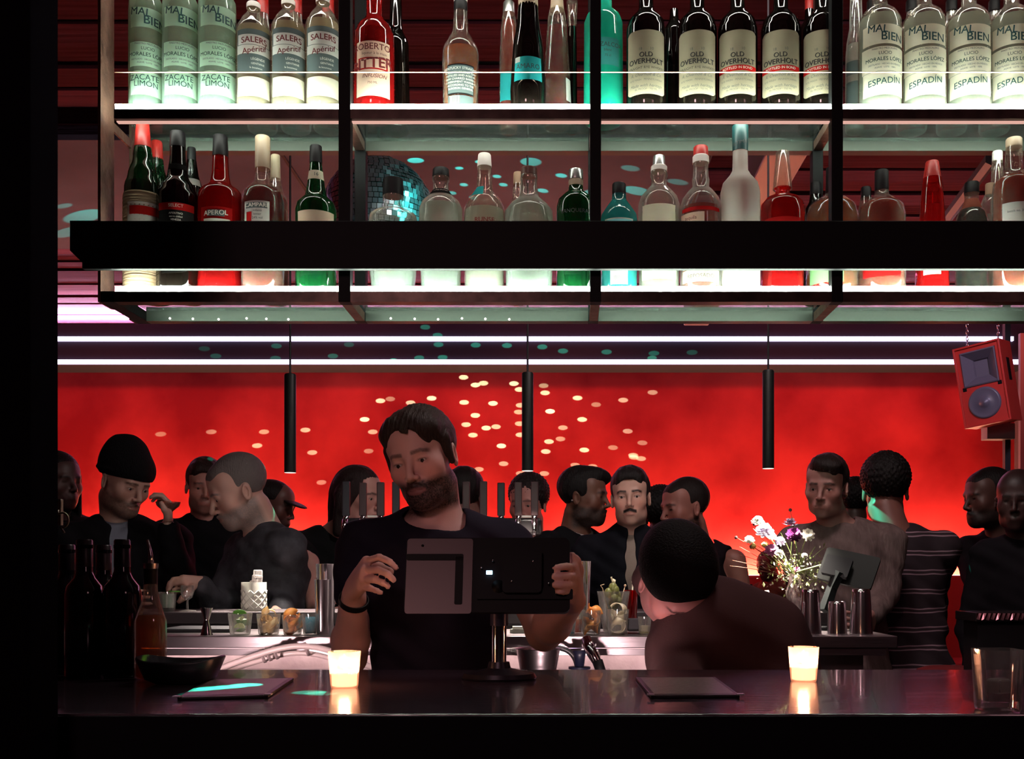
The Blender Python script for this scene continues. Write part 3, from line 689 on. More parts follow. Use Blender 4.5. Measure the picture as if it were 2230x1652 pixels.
mk('hanging_rod', G().tube([mbp+[0, 0, rr-.01], [mbp[0], mbp[1], CEIL+.03]], .008, 8), M_dark, mb)
# the pin spot's light scattered by the ball: one small beam per lit facet
def beam(px, py, d, wd, power, col, blend=.25, target=None):
    t = P(px, py, d) if target is None else np.array(target); dv = t-mbp; D = np.linalg.norm(dv); o_ = mbp+dv/D*(rr+.02)
    a = 2*math.atan(wd/2/(D-rr))
    l = lamp('mirror_beam', 'SPOT', o_, power*(D-rr)**2, col, aim=t, spot_size=a, spot_blend=blend, shadow_soft_size=.003); l.scale = (1, .5, 1)
sp8 = [(325, 87, 1), (522, 97, .4), (818, 135, 1), (903, 190, 1), (960, 177, .8), (1178, 180, 1), (1218, 222, 1), (1390, 195, .35), (1400, 246, .9), (225, 303, 1), (295, 290, .3), (440, 317, 1), (590, 285, 1.3),
       (822, 314, .9), (1028, 321, 1), (1225, 335, .6), (1632, 283, 1), (1765, 330, .3), (1958, 298, .7), (2168, 243, .5), (112, 436, 1.3), (635, 394, .9), (902, 407, .9), (1212, 383, .5), (1436, 378, 1.4), (1665, 436, 1), (170, 525, .6),
       (836, 473, .8), (980, 497, 1), (1050, 488, .7), (1218, 466, .5), (1528, 495, .5), (885, 548, .8), (1224, 546, .7), (1990, 520, .6), (1088, 625, 1.3), (1428, 594, .9), (1510, 575, .4), (1405, 665, 1), (1680, 654, 1), (1885, 637, .3),
       (2095, 603, .35), (2030, 692, .6), (2085, 715, .5), (1104, 752, .6), (1615, 762, .5), (1740, 772, .5), (928, 792, .5), (1225, 822, .5), (1395, 822, .5), (140, 662, .3), (45, 795, .3)]
CYL = (.10, 1.0, .55)
for x, y, s in sp8: beam(760+x/3.279, 780+y/3.279, DW, .095, 900*s, CYL)
for x, y, s in [(460, 940, .4), (560, 970, .6), (665, 936, .7), (680, 985, .6), (520, 1010, .3), (350, 945, .25), (700, 1050, .4), (575, 940, .4), (1460, 800, .3), (1380, 995, .5)]: beam(x, y, DW, .095, 900*s, CYL)
TEAL = (.05, 1.0, .62)
for x, y, s in [(926, 712, .7), (953, 730, .9), (955, 750, .9), (1036, 751, 1), (1104, 752, 1.1), (1181, 755, 1.1), (1226, 764, 1), (1321, 766, .9), (1424, 769, .7), (913, 779, .9), (964, 778, 1), (725, 775, .7), (602, 753, .6), (600, 780, .6), (470, 775, .5), (445, 759, .3), (760, 750, .4), (1507, 767, .4)]:
    beam(x, y, SD, .095, 260*s, TEAL)
# ---------------------------------------------------------------- bottles
GL = dict(
 clear=clear('bottle_clear', (.93, .97, .93), (.85, .95, .86), .06, .04, .62, .05),
 warm=clear('bottle_flint', (.95, .93, .86), (.95, .90, .76), .05, .04, .22, .05),
 mint=clear('bottle_mint', (.80, .92, .82), (.62, .92, .70), .20, .05, .4, .05),
 dgreen=clear('bottle_green', (.03, .30, .10), (.02, .25, .08), .12, .05, .4, .08),
 teal=clear('bottle_teal', (.05, .80, .62), (.03, .80, .55), .42, .05, .3, .06),
 blue=clear('bottle_aqua', (.10, .72, .74), (.10, .80, .78), .25, .05, .4, .06),
 brown=clear('bottle_dark', (.03, .015, .01), (.012, .008, .006), .5, .06, .4, .05),
 frost=clear('bottle_frosted', (.5, .5, .45), (.95, .93, .82), .93, .4, .05, .02),
 redg=clear('bottle_red', (.7, .02, .02), (.75, .02, .02), .25, .05, .3, .06))
LQ = dict(
 water=clear('spirit_clear', (.93, .96, .90), (.85, 1., .88), .40, .05, .15, .02),
 red=clear('liquor_red', (.85, .02, .012), (1., .025, .010), .72, .05, .2, .03),
 dred=clear('liquor_dark_red', (.35, .008, .008), (.40, .01, .01), .40, .05, .2, .03),
 amber=clear('liquor_amber', (.70, .17, .03), (.75, .18, .03), .38, .05, .2, .03),
 rust=clear('liquor_rust', (.60, .06, .02), (.65, .06, .02), .38, .05, .2, .03),
 cream=clear('liquor_cream', (.9, .85, .6), (1., .92, .68), .45, .05, .2, .03),
 black=clear('liquor_black', (.02, .01, .01), (.02, .008, .008), .5, .05, .2, .03),
 green=clear('liquor_green', (.04, .45, .12), (.03, .5, .12), .35, .05, .2, .03))
def paper(name, c, milk=.35):
    """label paper: reflects, and lets some light of the lit bottle through"""
    key = 'paper_'+name
    if key in MATS: return MATS[key]
    m = bpy.data.materials.new(key); m.use_nodes = True; nt = m.node_tree; N = nt.nodes; L = nt.links; N.clear()
    o = N.new('ShaderNodeOutputMaterial'); a = N.new('ShaderNodeBsdfDiffuse'); a.inputs[0].default_value = (*c, 1); b = N.new('ShaderNodeBsdfTranslucent'); b.inputs[0].default_value = (*c, 1)
    x = N.new('ShaderNodeMixShader'); x.inputs[0].default_value = milk; L.new(a.outputs[0], x.inputs[1]); L.new(b.outputs[0], x.inputs[2]); L.new(x.outputs[0], o.inputs[0]); MATS[key] = m; return m
INK = {k: mat('ink_'+k, c, .6) for k, c in dict(teal=(.003, .055, .055), black=(.012, .010, .010), red=(.14, .004, .004), white=(.8, .75, .65), grey=(.10, .10, .09), green=(.004, .05, .035), dgrey=(.04, .05, .05)).items()}
CAPM = dict(black=mat('cap_black', (.006, .005, .006), .5, spec=.2), red=mat('cap_red', (.45, .02, .015), .4), tan=mat('cap_tan', (.42, .33, .22), .45), silver=mat('cap_silver', (.6, .62, .6), .3, .9), cork=mat('cap_cork', (.35, .22, .14), .7),
            white=mat('cap_white', (.85, .82, .75), .5), dteal=mat('cap_dark_teal', (.01, .06, .06), .4), brown=mat('cap_brown', (.10, .035, .025), .4), green=mat('cap_green', (.02, .12, .06), .4), orange=mat('cap_orange', (.55, .14, .05), .5), glass=GL['warm'])

def cyl_patch(c, r, z0, z1, a0, a1, n=18, r1=None, arch=0, round_=0):
    """a0,a1 in radians measured from -Y towards +X"""
    g = G(); vs = []; r1 = r if r1 is None else r1
    for i in range(n+1):
        a = a0+(a1-a0)*i/n; u = 2*i/n-1; zt = z1+arch*(1-u*u)-round_*max(0, abs(u)-.85)/.15*1.0; zb_ = z0+round_*max(0, abs(u)-.85)/.15
        for z, rad in ((zb_, r), (zt, r1)): vs.append((c[0]+rad*sin(a), c[1]-rad*cos(a), z))
    return g.add(vs, [(2*i, 2*i+2, 2*i+3, 2*i+1) for i in range(n)])
def cyl_text(c, r, s, z, size, ac, shear=0, bold=.0, slope=0, dx=0, arch=0, wide=1.):
    vs, fs = text_geo(s, shear, bold); out = []
    for x, y in vs:
        x = x*size*wide+dx; y = y*size+x*slope+arch*(x*x); a = ac+x/r; out.append((c[0]+(r+.0005)*sin(a), c[1]-(r+.0005)*cos(a), z+y))
    return out, fs

def bottle(label, px, d, shelf, prof, glass='clear', liquid=None, fill=None, caps=(), labels=(), texts=(), yaw=0, group=None, n=28, name='liquor_bottle', sq=0, sy=1.):
    """prof: [(y, halfwidth)] top to bottom in photo pixels at distance d; base added at the shelf"""
    c = P(px, VY, d); c[2] = shelf; s_ = d/F
    H = lambda y, dd=d: CZ+(VY-y)*dd/F-shelf
    pr = sorted([(H(y), hw*s_) for y, hw in prof]); rb = pr[0][1]; RB = max(r for _, r in pr[:max(2, len(pr)//2)])
    pr = [p for p in pr if p[0] > .012]
    full = [(0.0006, rb*.80), (.0022, rb*.93), (.007, rb)]+pr
    root = thing(name, label, 'bottle', c, group)
    # smooth the outline
    def smooth(p):
        zs_ = [a for a, _ in p]; rs_ = [b for _, b in p]; out = [p[0], p[1]]
        for i in range(1, len(p)-1):
            (z0, r0), (z1, r1) = p[i], p[i+1]; m = max(1, int((z1-z0)/.006)) if abs(r1-r0) > .002 else 1
            for q in range(1, m+1):
                t = q/m; out.append((z0+(z1-z0)*t, r0+(r1-r0)*(t*t*(3-2*t) if abs(r1-r0) > .006 else t)))
        return out
    sp = smooth(full)
    g = G().lathe(sp, c, n, sq=sq, sy=sy, rotn=pi/n, cap0=True, cap1=False); mk('glass_body', g, GL[glass], root, True, auto=50)
    if liquid:
        hf = H(fill) if fill is not None else pr[-1][0]*.8
        lp = [(z+.001 if z > .004 else .0035, max(r-.0028, .002)) for z, r in sp if z < hf]; lr = np.interp(hf, [z for z, _ in sp], [r for _, r in sp])-.0028
        lp.append((hf, max(lr, .003)))
        mk('liquid', G().lathe(lp, c, n, sq=sq, sy=sy, rotn=pi/n), LQ[liquid], root, True, auto=50)
    for (y0, y1, h0, h1, m) in caps:
        z1, z0 = H(y0), H(y1); rt, rl = h0*s_, h1*s_
        rid = [(z0, rl), (z1-.002, rt), (z1, rt*.9)]
        cp = mk({'tan': 'screw_cap', 'silver': 'screw_cap', 'cork': 'cork'}.get(m, 'cap'), G().lathe(rid, c, 20), CAPM[m], root, True, auto=40)
    rad = lambda z: np.interp(z-shelf, [a for a, _ in sp], [b for _, b in sp])
    fa = -math.atan2(c[0], c[1])+RAD(yaw)
    for lb in labels:
        y0, y1, ha, pm = lb[:4]; kw = lb[4] if len(lb) > 4 else {}
        dd = d-RB; z1, z0 = shelf+H(y0, dd), shelf+H(y1, dd); off = RAD(kw.get('off', 0))
        z0 = max(z0, shelf+.004); layer = kw.get('layer', 0)
        r0, r1 = (rad(z0), rad(z1)) if sq == 0 else (RB, RB)
        o = mk('label', cyl_patch(c, r0+.0007+.0004*layer, z0, z1, fa+off-RAD(ha), fa+off+RAD(ha), 18, r1+.0007+.0004*layer, 0, kw.get('round', 0)), pm, root, True)
    by = {}
    for t in texts:
        s, y, sz, ink = t[:4]; kw = t[4] if len(t) > 4 else {}
        dd = d-RB; z = shelf+H(y, dd); sz = sz*dd/F
        vs, fs = cyl_text(c, rad(z)+.0016, s, z, sz*1.22, fa+RAD(kw.get('off', 0)), kw.get('shear', 0), kw.get('bold', 0), kw.get('slope', 0), kw.get('dx', 0)*dd/F, kw.get('arch', 0), kw.get('wide', 1))
        by.setdefault(ink, G()).add(vs, fs)
    for ink, g in by.items(): mk('lettering', g, INK[ink], root)
    return root
ORD = ['first', 'second', 'third', 'fourth', 'fifth', 'sixth']
cream = paper('cream', (.86, .80, .62)); mintp = paper('mint', (.62, .86, .66), .5); whitep = paper('white', (.85, .84, .78), .4); ivory = paper('ivory', (.80, .72, .55), .3)
redp = paper('red', (.5, .015, .015)); blackp = paper('black', (.015, .014, .014), .05); bluep = paper('aqua', (.04, .50, .52), .4); greyp = paper('grey', (.12, .15, .15), .2); pinkp = paper('peach', (.85, .60, .45), .4); oldp = paper('rye', (.34, .29, .20), .2)
def malbien(label, px, hw, d, glass, lp, yaw, third, grp, shoulder=0, clip=None):
    y = shoulder; ym = y*.28
    tx = [('MAL', y+27, 19, 'teal', dict(dx=-17, slope=-.10, bold=.012, shear=.1)), ('BIEN', y+43, 21, 'teal', dict(dx=17, slope=-.06, bold=.012)),
          ('LUCIO', ym+105, 8, 'green', {}), ('MORALES LÓPEZ', ym+118, 9.5, 'green', dict(bold=.01)), ('DESTILADO · HECHO EN MÉXICO', ym+129, 4, 'dgrey', {}), ('AGAVE · LOTE · 100%', ym+136, 4, 'dgrey', {}), ('MAESTRO MEZCALERO', ym+95, 4.5, 'dgrey', {})]
    if third[0] == 'Z': tx += [('ZACATE', 168, 14, 'green', dict(slope=.04, bold=.004, dx=-8)), ('LIMÓN', 182, 14, 'green', dict(bold=.004, dx=-4))]
    else: tx += [(third, 176, 16, 'teal', dict(slope=.10, bold=.004))]
    return bottle(label, px, d, ZU, [(-60, 16), (y-22, 16), (y-5, hw*.78), (y+10, hw*.97), (y+30, hw), (225, hw)], glass, 'water', y+10,
                  labels=[(y+15, y+58, 62, lp), (ym+90, ym+143, 66, lp), (154, 205, 62, lp)], texts=tx, yaw=yaw, group=grp)
for i, x in enumerate((318, 393, 473)):
    malbien('green-lit mezcal bottle with hand-lettered paper labels, %s from the left end post' % ORD[i], x, (36, 38, 40)[i], 2.115, 'mint', mintp, 6, 'ZACATE LIMÓN', 'green-lit mezcal bottles', shoulder=(0, -2, -4)[i])
for i, x in enumerate((1916, 2013, 2110, 2203)):
    malbien('pale mezcal bottle with hand-lettered paper labels, %s in the far right bay' % ORD[i], x, 46, 2.115, 'warm', cream, (14, 4, 6, 8)[i], 'ESPADÍN', 'pale mezcal bottles', shoulder=36)
bottle('grey-labelled bottle behind the first pale mezcal bottle at right', 1864, 2.185, ZU, [(-30, 12), (60, 14), (95, 20), (120, 22), (225, 23)], 'clear', 'water', 100, labels=[(130, 160, 60, greyp), (175, 225, 60, greyp)])
for i, x in enumerate((552, 628, 703)):
    y0 = (0, -6, -12)[i]
    bottle('pale aperitif bottle with white cap and illustrated label, %s of three beside a black post' % ORD[i], x, 2.115, ZU, [(y0+20, 13), (y0+30, 14), (y0+45, 26), (y0+66, 36), (y0+85, 37.5), (225, 37.5)], 'warm', 'cream', y0+66,
           caps=[(y0+8, y0+20, 15, 15, 'white')],
           labels=[(62+y0*.5, 155, 62, greyp), (74+y0*.5, 96, 56, whitep, dict(layer=1)), (97, 116, 60, whitep, dict(layer=1)), (166, 208, 60, cream)],
           texts=[('SALERS', 86+y0*.5, 15, 'red', dict(slope=.0, bold=.02, arch=-3)), ('Apéritif', 107, 14, 'red', dict(slope=.22, bold=.015)), ('LÉGENDE', 128, 6, 'white', dict(dx=8)), ('GENTIANE', 138, 5, 'white', dict(dx=8)), ('la bounoux', 147, 5, 'white', dict(dx=4))], yaw=2, group='three pale aperitif bottles')
for i, x in enumerate((572, 645, 715)):
    bottle('bottle with a red cap behind the pale aperitif bottles, %s of three' % ORD[i], x, 2.178, ZU, [(30, 12), (60, 14), (90, 30), (225, 32)], 'clear', 'rust', 90, caps=[(-20, 32, 12, 13, 'red')])
# second bay
bottle('red bitter bottle with a pale label beside the second black post', 815, 2.12, ZU, [(-40, 16), (36, 17), (44, 22), (60, 36), (80, 43), (225, 44)], 'redg', 'dred', 40,
       labels=[(88, 208, 52, pinkp, dict(off=-4)), (124, 150, 44, redp, dict(layer=1, off=-4)), (127, 147, 38, pinkp, dict(layer=2, off=-4))],
       texts=[('ROBERTO', 101, 16, 'red', dict(bold=.01, dx=-6)), ('BITTER', 137, 26, 'red', dict(slope=.12, bold=.03, dx=-6)), ('liqueur à la main', 115, 7, 'red', {}), ('INFUSION', 165, 10, 'red', dict(shear=.3)), ('750 ML', 180, 6, 'red', dict(dx=-4))], group=None)
bottle('dark red bottle just behind the red bitter bottle', 862, 2.185, ZU, [(-20, 12), (60, 14), (100, 28), (225, 30)], 'brown', 'dred', 60)
bottle('whiskey bottle showing its back label and barcode, alone in the second bay', 1003, 2.13, ZU, [(24, 14), (34, 15), (70, 17), (86, 26), (106, 37), (120, 39.5), (225, 38)], 'warm', 'amber', 112,
       caps=[(4, 26, 15, 15, 'black'), (-2, 5, 15, 15, 'white')], labels=[(138, 204, 46, blackp), (141, 201, 43, greyp, dict(layer=1)), (206, 226, 44, greyp), (207, 224, 18, whitep, dict(layer=1, off=-20))],
       texts=[('KENTUCKY STRAIGHT', 148, 6.5, 'white', {})]+[(s, 157+i*7, 5.2, 'white', {}) for i, s in enumerate(('BOURBON WHISKEY OAK', 'DISTILLED AND AGED IN', 'NEW CHARRED BARRELS', 'GOVERNMENT WARNING', 'ACCORDING TO THE', 'SURGEON GENERAL'))]+[('||||||||||', 215, 15, 'black', dict(dx=-14, wide=.55, bold=.015))])
bottle('tall black bottle with an aqua label in the second bay', 1150, 2.10, ZU, [(-20, 18), (18, 22), (30, 23), (120, 34), (200, 39), (225, 38)], 'brown', 'black', 24, caps=[(-30, 20, 20, 22, 'tan')], labels=[(120, 172, 50, bluep), (120, 132, 10, whitep, dict(layer=1, off=-38))], texts=[('AMARO', 143, 13, 'dgrey', {})])
bottle('orange bottle with an aqua label left of the tall black bottle', 1108, 2.185, ZU, [(30, 13), (44, 15), (60, 17), (130, 20), (225, 21)], 'warm', 'rust', 46, caps=[(5, 30, 12, 13, 'silver')], labels=[(155, 218, 60, bluep)])
bottle('dark red tapering bottle right of the tall black bottle', 1213, 2.165, ZU, [(20, 16), (40, 20), (70, 22), (140, 27), (225, 31)], 'warm', 'dred', 62, caps=[(-10, 22, 13, 15, 'tan')], labels=[(165, 215, 18, whitep, dict(off=58))])
bottle('round stopper bottle behind the dark red tapering bottle', 1246, 2.188, ZU, [(60, 9), (100, 10), (225, 11)], 'brown', 'black', 90, caps=[(2, 60, 12, 9, 'glass')])
bottle('glowing teal bottle behind the third black post', 1314, 2.14, ZU, [(-15, 18), (20, 19), (36, 36), (52, 42), (225, 43)], 'teal', 'water', 60, labels=[(80, 140, 40, paper('teal_dark', (.05, .28, .26), .3), dict(off=10))],
       texts=[('MEZALCOR', 96, 11, 'dgrey', dict(dx=10)), ('blanc', 108, 7, 'dgrey', dict(dx=10)), ('75 cl', 120, 6, 'dgrey', dict(dx=10))])
for i, x in enumerate((1407, 1518, 1606, 1700, 1790)):
    red = i >= 2
    bottle('dark rye bottle, cream label %s, %s of five in a row' % ('crossed by a red band' if red else 'without a band', ORD[i]), x, 2.115, ZU, [(-40, 15), (22, 16), (30, 22), (48, 38), (68, 43), (225, 43)], 'brown', 'black', 30,
           labels=[(64, 204, 62, oldp, dict(round=.006))]+([(141, 153, 62, redp, dict(layer=1))] if red else []),
           texts=[('OLD', 119, 12, 'black', dict(bold=.03)), ('OVERHOLT', 133, 13, 'black', dict(bold=.035)), ('18       10', 106, 7, 'grey', {}), ('STRAIGHT RYE WHISKEY' if not red else 'BOTTLED IN BOND', 147, 6.5, 'black' if not red else 'white', {}), ('A. Overholt & Co.', 162, 8, 'grey', dict(shear=.4)), ('RYE MASH · PENNSYLVANIA', 173, 5, 'grey', {}), ('Made with heritage', 186, 8, 'grey', dict(shear=.3)), ('86 PROOF · 750 ML', 194, 5, 'grey', {})],
           yaw=0, group='dark rye bottles')

for i, x in enumerate((1468, 1762)):
    bottle('small dark bottle standing behind the rye bottles, %s' % ('left one' if i == 0 else 'right one'), x, 2.185, ZU, [(22, 9), (40, 10), (70, 22), (225, 24)], 'brown', 'black', 60, caps=[((25, -5)[i], 40, 9, 9, ('silver', 'red')[i])])
for i, x in enumerate((1900, 1985, 2072, 2165)):
    bottle('stoppered bottle behind the pale mezcal bottles, %s from left' % ORD[i], x, 2.185, ZU, [(24, 10), (40, 11), (80, 30), (225, 32)], 'clear', 'rust', 70, caps=[(2, 26, 12, 12, 'black'), (24, 36, 9, 9, 'silver')])
# lower tier ------------------------------------------------------------
strawp = mat('woven_straw', (.30, .19, .11), .8, bump=.8, bscale=30, stretch=(.2, .2, 6))
b = bottle('green maraschino bottle in straw wrap with red foil neck, by the left end post', 311, 2.115, ZL, [(290, 13), (345, 20), (385, 31), (410, 38), (640, 39)], 'dgreen', 'dred', 400,
       caps=[(262, 322, 13, 18, 'red')], labels=[(438, 530, 48, whitep, dict(layer=5)), (447, 466, 44, redp, dict(layer=6, off=4))], texts=[('LUXARDO', 456, 13, 'white', dict(bold=.02, off=4)), ('maraschino', 474, 9, 'dgrey', dict(shear=.3, off=4)), ('originale', 483, 8, 'dgrey', dict(off=4))])
c = P(311, VY, 2.115); c[2] = 0
mk('straw_wrap', G().lathe([(ZL+.001, .030), (ZL+.01, .0385)]+[(ZL+.01+q*.005, .0385+.0006*(q % 2)) for q in range(1, 39)]+[(ZL+.205, .0375)], c, 28), strawp, b, True)
bottle('green bottle with red foil behind the straw-wrapped bottle', 341, 2.185, ZL, [(330, 12), (360, 15), (400, 24), (430, 28), (640, 29)], 'dgreen', 'dred', 420, caps=[(308, 352, 12, 14, 'red')])
bottle('dark aperitif bottle with black and red label in the left bay', 387, 2.105, ZL, [(320, 16), (350, 17), (385, 22), (410, 36), (430, 44), (640, 44)], 'brown', 'black', 350, caps=[(288, 322, 16, 17, 'black')],
       labels=[(345, 357, 70, blackp), (440, 560, 52, blackp, dict(off=-5)), (440, 456, 52, redp, dict(layer=1, off=-5))], texts=[('SELECT', 447, 8, 'white', dict(off=-5)), ('APERITIVO', 464, 5, 'white', dict(off=-5)), ('serve chilled', 471, 4.5, 'white', dict(off=-5)), ('VENEZIA', 478, 4.5, 'white', dict(off=-5))])
bottle('slim dark bottle behind the black and red labelled bottle', 417, 2.185, ZL, [(350, 10), (375, 14), (410, 22), (640, 25)], 'brown', 'dred', 400, caps=[(322, 352, 9, 10, 'black')], labels=[(385, 400, 60, whitep)])
bottle('bright orange-red aperitif bottle with black cap in the left bay', 480, 2.115, ZL, [(340, 16), (376, 18), (385, 19), (400, 22), (420, 44), (440, 48), (530, 47), (560, 44), (640, 50)], 'redg', 'red', 375, caps=[(296, 342, 15, 17, 'black')],
       labels=[(448, 520, 42, redp, dict(off=-12)), (455, 469, 22, greyp, dict(layer=1, off=-12)), (474, 505, 34, whitep, dict(layer=1, off=-10))], texts=[('APEROL', 462, 12, 'white', dict(off=-12, slope=.06, bold=.02))])
bottle('dark red bitter bottle with tan screw cap and pale label', 572, 2.115, ZL, [(366, 15), (395, 17), (402, 22), (420, 40), (440, 45), (640, 45)], 'warm', 'dred', 412, caps=[(298, 368, 16, 16, 'tan')],
       labels=[(436, 530, 36, whitep, dict(off=-18)), (440, 452, 30, greyp, dict(layer=1, off=-18)), (460, 500, 8, redp, dict(layer=1, off=-38))], texts=[('CAMPARI', 446, 10, 'white', dict(off=-18, bold=.02)), ('milano', 458, 6, 'dgrey', dict(off=-14)), ('bitter', 466, 6, 'dgrey', dict(off=-14)), ('24% vol', 474, 6, 'dgrey', dict(off=-14))])
bottle('bottle with tan screw cap behind the pale-labelled bitter bottle', 600, 2.185, ZL, [(388, 10), (410, 14), (440, 26), (640, 30)], 'warm', 'dred', 430, caps=[(338, 390, 10, 11, 'tan')])
bottle('green whiskey bottle with peach label at the right of the left bay', 688, 2.115, ZL, [(352, 12), (376, 15), (410, 20), (428, 24), (444, 40), (460, 44), (540, 43), (640, 44)], 'dgreen', 'green', 430, caps=[(318, 356, 13, 14, 'black')],
       labels=[(358, 378, 75, ivory), (456, 520, 58, pinkp)], texts=[('16', 368, 9, 'dgrey', {})])
bottle('squat clear decanter with tall black stopper in the second lower bay', 856, 2.13, ZL, [(426, 22), (434, 22), (440, 19), (460, 24), (463, 40), (470, 50), (480, 52), (600, 50), (640, 44)], 'clear', 'water', 500, caps=[(390, 428, 22, 23, 'black')])
bottle('round-shouldered clear bottle with dark stopper, left of a pointed bottle', 960, 2.125, ZL, [(386, 18), (394, 19), (398, 16), (420, 18), (428, 26), (440, 40), (456, 47), (500, 47), (640, 42)], 'clear', 'water', 450, caps=[(368, 387, 18, 19, 'black')], labels=[(398, 412, 60, blackp)], texts=[('LONDON', 405, 6, 'white', {}), ('NAVY STRENGTH', 492, 9, 'red', dict(arch=-2)), ('GIN', 505, 12, 'red', {})])
bottle('clear bottle with long tapering pale neck in the second lower bay', 1055, 2.12, ZL, [(362, 15), (380, 15), (418, 19), (422, 22), (436, 36), (456, 44), (480, 45), (640, 43)], 'warm', 'water', 460, caps=[(336, 364, 14, 16, 'white')], labels=[(395, 418, 25, bluep, dict(off=-30)), (485, 560, 50, whitep)], texts=[('RUNSE', 478, 12, 'red', dict(bold=.02)), ('vodka', 500, 12, 'red', {})])
bottle('clear bottle with brown wooden stopper and ribbed shoulders', 1152, 2.115, ZL, [(382, 18), (392, 19), (396, 17), (416, 19), (430, 22), (448, 42), (462, 52), (500, 53), (640, 50)], 'clear', 'water', 440, caps=[(366, 384, 18, 18, 'brown')], labels=[(486, 560, 44, paper('mint2', (.5, .8, .65), .5))], texts=[('ANCHOR', 497, 12, 'teal', {}), ('1800', 520, 22, 'teal', {})])
bottle('slim pale-necked bottle behind the ribbed clear bottle', 1128, 2.19, ZL, [(400, 10), (430, 12), (450, 18), (640, 19)], 'warm', 'rust', 470, caps=[(376, 402, 10, 10, 'cork')])
bottle('deep green gin bottle with silver screw cap beside the third post', 1254, 2.115, ZL, [(404, 15), (416, 16), (424, 26), (436, 38), (452, 42), (640, 42)], 'dgreen', 'green', 440, caps=[(370, 392, 16, 16, 'silver'), (392, 406, 16, 16, 'tan')], texts=[('TANQUERAY', 458, 10, 'dgrey', {})])
bottle('aqua gin bottle with black cap and oval label, right of the third post', 1348, 2.12, ZL, [(424, 15), (436, 16), (450, 26), (468, 38), (480, 40), (640, 39)], 'blue', 'water', 440, caps=[(400, 426, 15, 15, 'black')], labels=[(473, 560, 48, whitep), (476, 560, 42, paper('aqua2', (.3, .7, .75), .4), dict(layer=1)), (578, 618, 28, whitep)], texts=[('||||||||', 606, 16, 'black', dict(wide=.6))], sq=0)
bottle('round clear bottle with grey stopper and large cream label', 1435, 2.12, ZL, [(372, 17), (384, 19), (392, 16), (404, 17), (414, 26), (430, 40), (446, 45), (500, 46), (640, 43)], 'clear', 'cream', 470, caps=[(340, 364, 13, 14, 'silver'), (362, 374, 18, 18, 'white')], labels=[(442, 520, 50, ivory), (575, 605, 55, ivory)])
bottle('clear bottle with red stopper and red printed band', 1526, 2.115, ZL, [(354, 17), (364, 16), (385, 17), (392, 19), (408, 18), (418, 28), (434, 40), (450, 45), (640, 45)], 'clear', 'rust', 455, caps=[(320, 342, 16, 16, 'red'), (340, 356, 18, 18, 'white')], labels=[(448, 456, 60, redp), (460, 500, 38, pinkp, dict(off=-28)), (585, 612, 58, pinkp)], texts=[('tequila', 472, 9, 'red', dict(off=-28)), ('REPOSADO', 600, 10, 'dgrey', {})])
bottle('frosted white vodka bottle with dark teal capsule', 1612, 2.11, ZL, [(330, 16), (372, 17), (384, 24), (400, 38), (420, 43), (640, 43)], 'frost', None, None, caps=[(274, 330, 18, 17, 'dteal')], texts=[('ULTIMAT', 298, 9, 'grey', dict(slope=.2))])
bottle('red liqueur bottle with ornate shoulders and faceted glass stopper', 1704, 2.12, ZL, [(410, 19), (416, 15), (424, 16), (432, 34), (446, 46), (470, 48), (560, 46), (600, 45), (640, 46)], 'redg', 'red', 430, caps=[(330, 412, 14, 21, 'glass')], labels=[(470, 520, 50, redp)])
bottle('amber bottle with dark stopper behind the fourth black post', 1812, 2.14, ZL, [(420, 14), (430, 18), (436, 34), (450, 50), (475, 57), (560, 56), (640, 56)], 'warm', 'amber', 445, caps=[(366, 422, 13, 14, 'black')], labels=[(575, 612, 40, paper('greenish', (.3, .6, .25), .3), dict(off=-15)), (590, 640, 40, redp, dict(off=-15))])
bottle('short dark bottle with black cap left of the amber bottle', 1776, 2.19, ZL, [(425, 12), (440, 14), (455, 22), (640, 26)], 'brown', 'rust', 450, caps=[(398, 426, 12, 12, 'black')])
bottle('amber bottle with black stopper right of the fourth black post', 1920, 2.12, ZL, [(414, 14), (426, 16), (434, 28), (450, 46), (470, 50), (640, 50)], 'warm', 'rust', 440, caps=[(372, 416, 15, 15, 'black')], labels=[(560, 600, 50, redp)])
bottle('short dark bottle with black cap behind the right amber bottle', 1886, 2.185, ZL, [(430, 12), (445, 14), (460, 18), (640, 18)], 'warm', 'dred', 450, caps=[(408, 432, 11, 11, 'black')])
bottle('narrow glowing red bottle with pointed red cap', 2030, 2.12, ZL, [(388, 19), (396, 20), (410, 22), (450, 25), (520, 30), (560, 34), (640, 36)], 'redg', 'red', 450, caps=[(352, 390, 14, 19, 'red')], labels=[(585, 596, 30, whitep)])
bottle('small brown bottle with dark stopper between red and brown bottles', 2116, 2.16, ZL, [(420, 15), (450, 15), (462, 28), (480, 34), (640, 34)], 'warm', 'black', 455, caps=[(398, 422, 16, 16, 'black')], labels=[(424, 446, 60, paper('rust', (.35, .12, .08), .3))])
bottle('rounded clear bottle left of the tall brown bottle at the right edge', 2156, 2.185, ZL, [(425, 12), (440, 18), (465, 21), (640, 21)], 'clear', 'water', 470, caps=[(400, 426, 10, 10, 'cork')])
bottle('tall brown bottle with square white label at the right edge', 2208, 2.11, ZL, [(320, 17), (372, 19), (384, 28), (398, 42), (420, 45), (640, 45)], 'warm', 'rust', 385, caps=[(302, 322, 17, 17, 'tan')], labels=[(438, 500, 34, whitep, dict(off=4))], texts=[('batch no. 3', 458, 6, 'dgrey', dict(off=4))])
bottle('pale slim bottle behind the tall brown bottle at the right edge', 2172, 2.190, ZL, [(350, 12), (390, 13), (440, 15), (640, 15)], 'warm', 'water', 430, caps=[(330, 352, 11, 11, 'white')])
